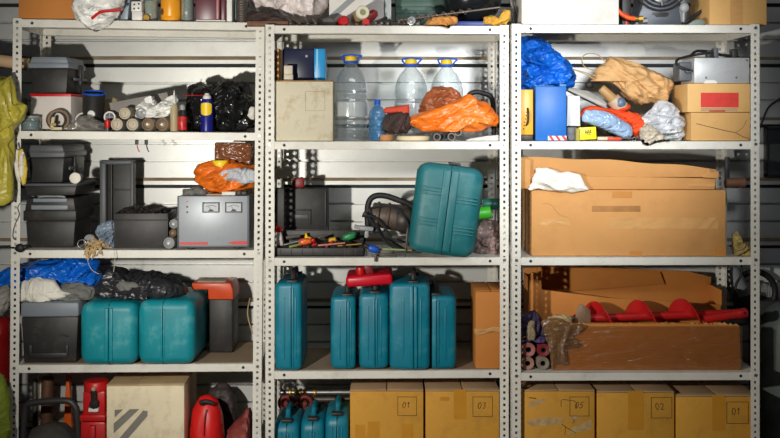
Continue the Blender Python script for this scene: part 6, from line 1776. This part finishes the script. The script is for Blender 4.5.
# rolls and purple cloth
pk = mat('pink_roll', (176, 110, 104), 0.6, 0, 0.2, 20)
ends = [('dusky pink roll end, upper of the two nearest the rack post', 528.5, 357.5, 0.0285, pk), ('dark red roll end, upper one beside the stretch film', 543.5, 354, 0.0265, mat('red_roll', (140, 44, 48), 0.6, 0, 0.2, 20)),
        ('dusky pink roll end, lower of the two nearest the rack post', 527.8, 369.5, 0.0265, mat('beige_pink_roll', (168, 124, 108), 0.6, 0, 0.2, 20)), ('grey beige roll end, lower one beside the stretch film', 543, 368, 0.0265, mat('grey_roll', (140, 128, 112), 0.6, 0, 0.2, 20))]
for lb_, u, v, rr_, mm in ends:
    lower = v > 360
    zc_ = (zb + rr_) if lower else (zb + 0.0535 + rr_ + 0.0)
    r = thing('material_roll', lb_, 'roll', (X(u, 3.86), 3.86, zc_ - rr_), 0, 'rolls stacked beside the wrapped carton')
    M = Matrix.Translation((0, 0, rr_)) @ Matrix.Rotation(-math.pi / 2, 4, 'X')
    part('roll', MB().lathe([(rr_ * 0.42, 0.0), (rr_ * 0.6, -0.002), (rr_ * 0.62, 0.001), (rr_ * 0.8, -0.002), (rr_ * 0.84, 0.001), (rr_ * 0.97, 0.0), (rr_, 0.004), (rr_, 0.16), (rr_ * 0.42, 0.16), (rr_ * 0.42, 0.0)], 26, M), mm, r)
    part('core', MB().lathe([(rr_ * 0.40, 0.002), (rr_ * 0.40, 0.14), (rr_ * 0.30, 0.14), (rr_ * 0.30, 0.002), (rr_ * 0.40, 0.002)], 20, M), BLACKR, r)
zr_ = zb + 0.113
blob('purple_cloth', 'purple and beige cloth folded on the rolls beside the post', 'cloth', [(520, 345), (520, 338), (530, 341), (540, 336), (546, 338), (549, 344), (540, 350), (530, 349)], 3.895, 0.09, CLOTHP, amp=0.010, scale=18, seed=84, zmin=zr_)
blob('purple_cloth', 'dark purple crumpled cloth heaped highest beside the open carton', 'cloth', [(520, 340), (520, 318), (528, 314), (534, 311), (541, 322), (547, 330), (546, 338), (535, 341)], 3.93, 0.09, mat('dark_purple_cloth', (62, 50, 76), 0.9, 0, 0.55, 24, crease=0.5), amp=0.016, scale=20, seed=85, zmin=zr_ + 0.02)
blob('beige_cloth', 'strip of beige cloth hanging in front of the dark purple cloth', 'cloth', [(526, 340), (527, 326), (531, 320), (535, 322), (536, 334), (534, 341)], 3.873, 0.022, mat('beige_cloth', (150, 132, 104), 0.9, 0, 0.2, 20, crease=0.4), amp=0.006, scale=26, seed=86, nt=40, npx=20)

# ------------------------------------------------------------------ bottom bay
zb = S3(4)
y = 3.846
r = numbered('yellow brown carton marked 05 with scribbles and torn patches', 521.5, 594.8, 389.5, y, '05', sq=(0.66, 0.92), tape=None, top=0.030, slant=0.3)
w, d, h = r['dims']
mb = MB()
ink(mb, [(-w * 0.40, h - 0.033), (-w * 0.32, h - 0.035), (-w * 0.30, h - 0.038)], -0.0004, 0.0016)
ink(mb, [(w * 0.04, h - 0.070), (w * 0.05, h - 0.042), (w * 0.16, h - 0.044), (w * 0.24, h - 0.05), (w * 0.25, h - 0.075)], -0.0004, 0.0011)
ink(mb, [(w * 0.19, h - 0.118), (w * 0.22, h - 0.125), (w * 0.20, h - 0.135)], -0.0004, 0.0012)
ink(mb, [(w * 0.05, h - 0.140), (w * 0.12, h - 0.155), (w * 0.24, h - 0.175)], -0.0004, 0.0012)
ink(mb, [(w * 0.10, h - 0.152), (w * 0.09, h - 0.185)], -0.0004, 0.0010)
part('scribble', mb, INK, r)
for pts in ([(-0.43, 0.072), (-0.36, 0.046), (-0.18, 0.038), (-0.17, 0.050), (-0.30, 0.064)], [(-0.46, 0.128), (-0.2, 0.112), (0.05, 0.115), (0.10, 0.128), (-0.05, 0.145), (-0.35, 0.150)], [(0.12, 0.185), (0.2, 0.15), (0.45, 0.12), (0.46, 0.160), (0.3, 0.17)], [(0.12, 0.118), (0.2, 0.108), (0.36, 0.104), (0.2, 0.125)]):
    part('torn_patch', MB().prism([(a * w, h - b_) for a, b_ in pts][::-1], -0.0003, 0.0006), mat('torn_card', (182, 150, 100), 0.85, 0, 0.25, 40), r)
r = numbered('yellow brown carton marked 02 with broad tape down its front, next to the scribbled carton', 597, 674.5, 391, y + 0.006, '02', sq=(0.70, 0.965), tape=[(0.40, 0.60, 0.58, 1.0)], top=0.026, slant=-0.2)
r = numbered('yellow brown carton marked 01 on the bottom shelf next to the dark gas cylinder', 676.5, 757.5, 395, y + 0.004, '01', sq=(0.62, 0.885), tape=[(0.44, 0.60, 0.60, 1.0)], top=0.028, slant=0.0)

# ================================================================== beside the racks
blob('yellow_bag', 'big yellow plastic bag hanging beside the rack post', 'bag', [(-40, 205), (-42, 130), (-20, 95), (0, 82), (8, 77), (13, 88), (15, 105), (25, 108), (24, 113), (19, 122), (13, 126), (11.5, 150), (12, 178), (11, 198), (2, 206), (-20, 210)], 3.74, 0.10, BAGYELLOW, amp=0.030, scale=11, seed=90, cen=(-8, 140), aniso=(1.6, 1.0, 0.45), rotf=0.15)
r = thing('pine_beam', 'pale round wooden beam passing behind the rack post', 'beam', at(-40, 55, 4.0), 0)
part('pole', MB().cyl((0, 0, 0), at(29, 64.5, 4.03) - r.location, 0.026, n=16, b=0.003), mat('peeled_wood', (196, 164, 124), 0.7, 0, 0.1, 8), r)
part('top_strap', MB().cyl((0, -0.006, 0.024), at(29, 58, 4.03) - r.location, 0.006, n=8), BLACKR, r)
blob('yellow_bag', 'end of a yellow bag showing at the frame edge below the wooden beam', 'bag', [(-30, 86), (-20, 80), (4, 76), (10, 80), (8, 88), (-10, 92)], 3.9, 0.05, BAGYELLOW, amp=0.006, scale=12, seed=91)
blob('white_bag', 'pale crumpled bag bulging out beside the rack post under the blue bag', 'bag', [(-20, 315), (-20, 294), (-4, 288), (8, 284), (10.5, 292), (9, 308), (0, 316)], 3.96, 0.10, mat('dusty_white', (150, 146, 138), 0.6, 0, 0.15, 12, crease=0.5), amp=0.012, scale=14, seed=92)
blob('red_canister', 'dark red canister standing outside the rack post', 'canister', [(-40, 500), (-40, 322), (-10, 316), (6, 316), (11, 322), (11, 500)], 4.05, 0.2, mat('dark_red_paint', (150, 22, 24), 0.4), amp=0.004, scale=6, seed=93, pw=0.4, zmin=0.001)
blob('lime_jacket', 'yellow green jacket hanging low at the frame edge', 'jacket', [(-60, 500), (-60, 380), (-20, 372), (0, 374), (6, 388), (8.5, 410), (8, 470), (4, 520)], 3.70, 0.14, mat('lime_cloth', (116, 130, 34), 0.8, 0, 0.15, 10, crease=0.4), amp=0.02, scale=9, seed=94, zmin=0.001)
# wall side by the outer rack
r = thing('wall_frame', 'dark rectangular metal frame on the wall beyond the outer rack', 'frame', (X(777, 4.33), 4.335, Z(183, 4.33)), 0)
fr = MB()
fw = 0.09
fh = Z(127, 4.33) - Z(177, 4.33)
part('edge', fr.box(-0.055, -0.043, -0.012, 0.012, 0.03, 0.03 + fh, 0.002).box(0.25, 0.262, -0.012, 0.012, 0.03, 0.03 + fh, 0.002).box(-0.055, 0.262, -0.012, 0.012, 0.03, 0.042, 0.002).box(-0.055, 0.262, -0.012, 0.012, 0.018 + fh, 0.03 + fh, 0.002), BLACKP, r)
part('panel', MB().box(-0.044, 0.252, 0.0, 0.008, 0.04, 0.022 + fh), mat('dark_panel', (58, 60, 62), 0.4), r)
L0 = at(762, 128, 4.33)
solo('wall_cable', 'black cable running along the wall beyond the outer rack', 'cable', MB().tube([at(790, 92, 4.33) - L0, at(778, 100, 4.33) - L0, at(768, 108, 4.33) - L0, at(761, 125, 4.33) - L0, at(757, 133, 4.33) - L0], 0.0045, n=8), BLACKR, L0)
r = thing('spoked_wheel', 'black rimmed wheel with a pale woven centre behind the outer rack post', 'wheel', (X(755, 4.315), 4.315, Z(292, 4.315)), (0, 0, 0))
part('rim', MB().torus((0, 0, 0), 0.092, 0.014, 'Y', 44, 12), BLACKR, r)
gr = MB()
for k in range(-7, 8):
    x = k * 0.0105
    hz = math.sqrt(max(0.0, 0.082 ** 2 - x * x)) * 0.55
    gr.box(x - 0.0018, x + 0.0018, 0.0, 0.003, -hz, hz)
for k in range(-4, 5):
    z = k * 0.0105
    hx_ = math.sqrt(max(0.0, 0.082 ** 2 - (z / 0.55) ** 2))
    gr.box(-hx_, hx_, 0.003, 0.006, z - 0.0018, z + 0.0018)
part('mesh_centre', gr, mat('pale_mesh', (168, 168, 164), 0.5), r, 'pale grey mesh')
part('spokes', MB().prism([(-0.085, -0.03), (-0.02, -0.012), (0.02, -0.012), (0.085, -0.03), (0.01, -0.08), (-0.01, -0.08)], -0.004, 0.0, 0.001), BLACKP, r)
solo('duct', 'pale grey ducting leaning behind the outer rack post', 'duct', MB().cyl((0, 0, 0), (0.055, 0.0, -0.10), 0.045, n=20, b=0.004), LGREYP, (X(729, 4.25), 4.28, Z(268, 4.25)))
solo('power_cable', 'black cable hanging in a curve inside the outer rack post', 'cable', MB().tube([at(742, 262, 4.16) - at(740, 320, 4.16), at(741, 275, 4.16) - at(740, 320, 4.16), at(736, 285, 4.16) - at(740, 320, 4.16), at(734.5, 300, 4.16) - at(740, 320, 4.16), at(738, 318, 4.16) - at(740, 320, 4.16)], 0.006, n=8), BLACKR, at(740, 320, 4.16))
yg = 4.12
r = thing('gas_cylinder', 'dark grey green gas cylinder standing beyond the outer rack', 'cylinder', (X(793, yg), yg, 0.001), 0)
rg = (793 - 761) * yg / F
ht = Z(304, yg)
part('body', MB().lathe([(0, 0), (rg * 0.96, 0), (rg, 0.02), (rg, ht - 0.14), (rg * 0.95, ht - 0.08), (rg * 0.78, ht - 0.025), (rg * 0.5, ht), (0, ht + 0.003)], 40), mat('grey_green_steel', (84, 92, 88), 0.5, 0.1, 0.15, 7, dirt=(105, 105, 98), dirt_amt=0.5), r)
part('collar', MB().lathe([(0.03, ht), (0.045, ht), (0.045, ht + 0.06), (0.03, ht + 0.06), (0.03, ht)], 20), DSTEEL, r)
solo('dark_box', 'dark box standing behind the gas cylinder against the wall', 'box', MB().box(-0.10, 0.16, 0, 0.055, 0, Z(302, 4.25), 0.01), mat('dark_grey_paint', (46, 50, 50), 0.6), (X(774, 4.28), 4.262, 0.001))
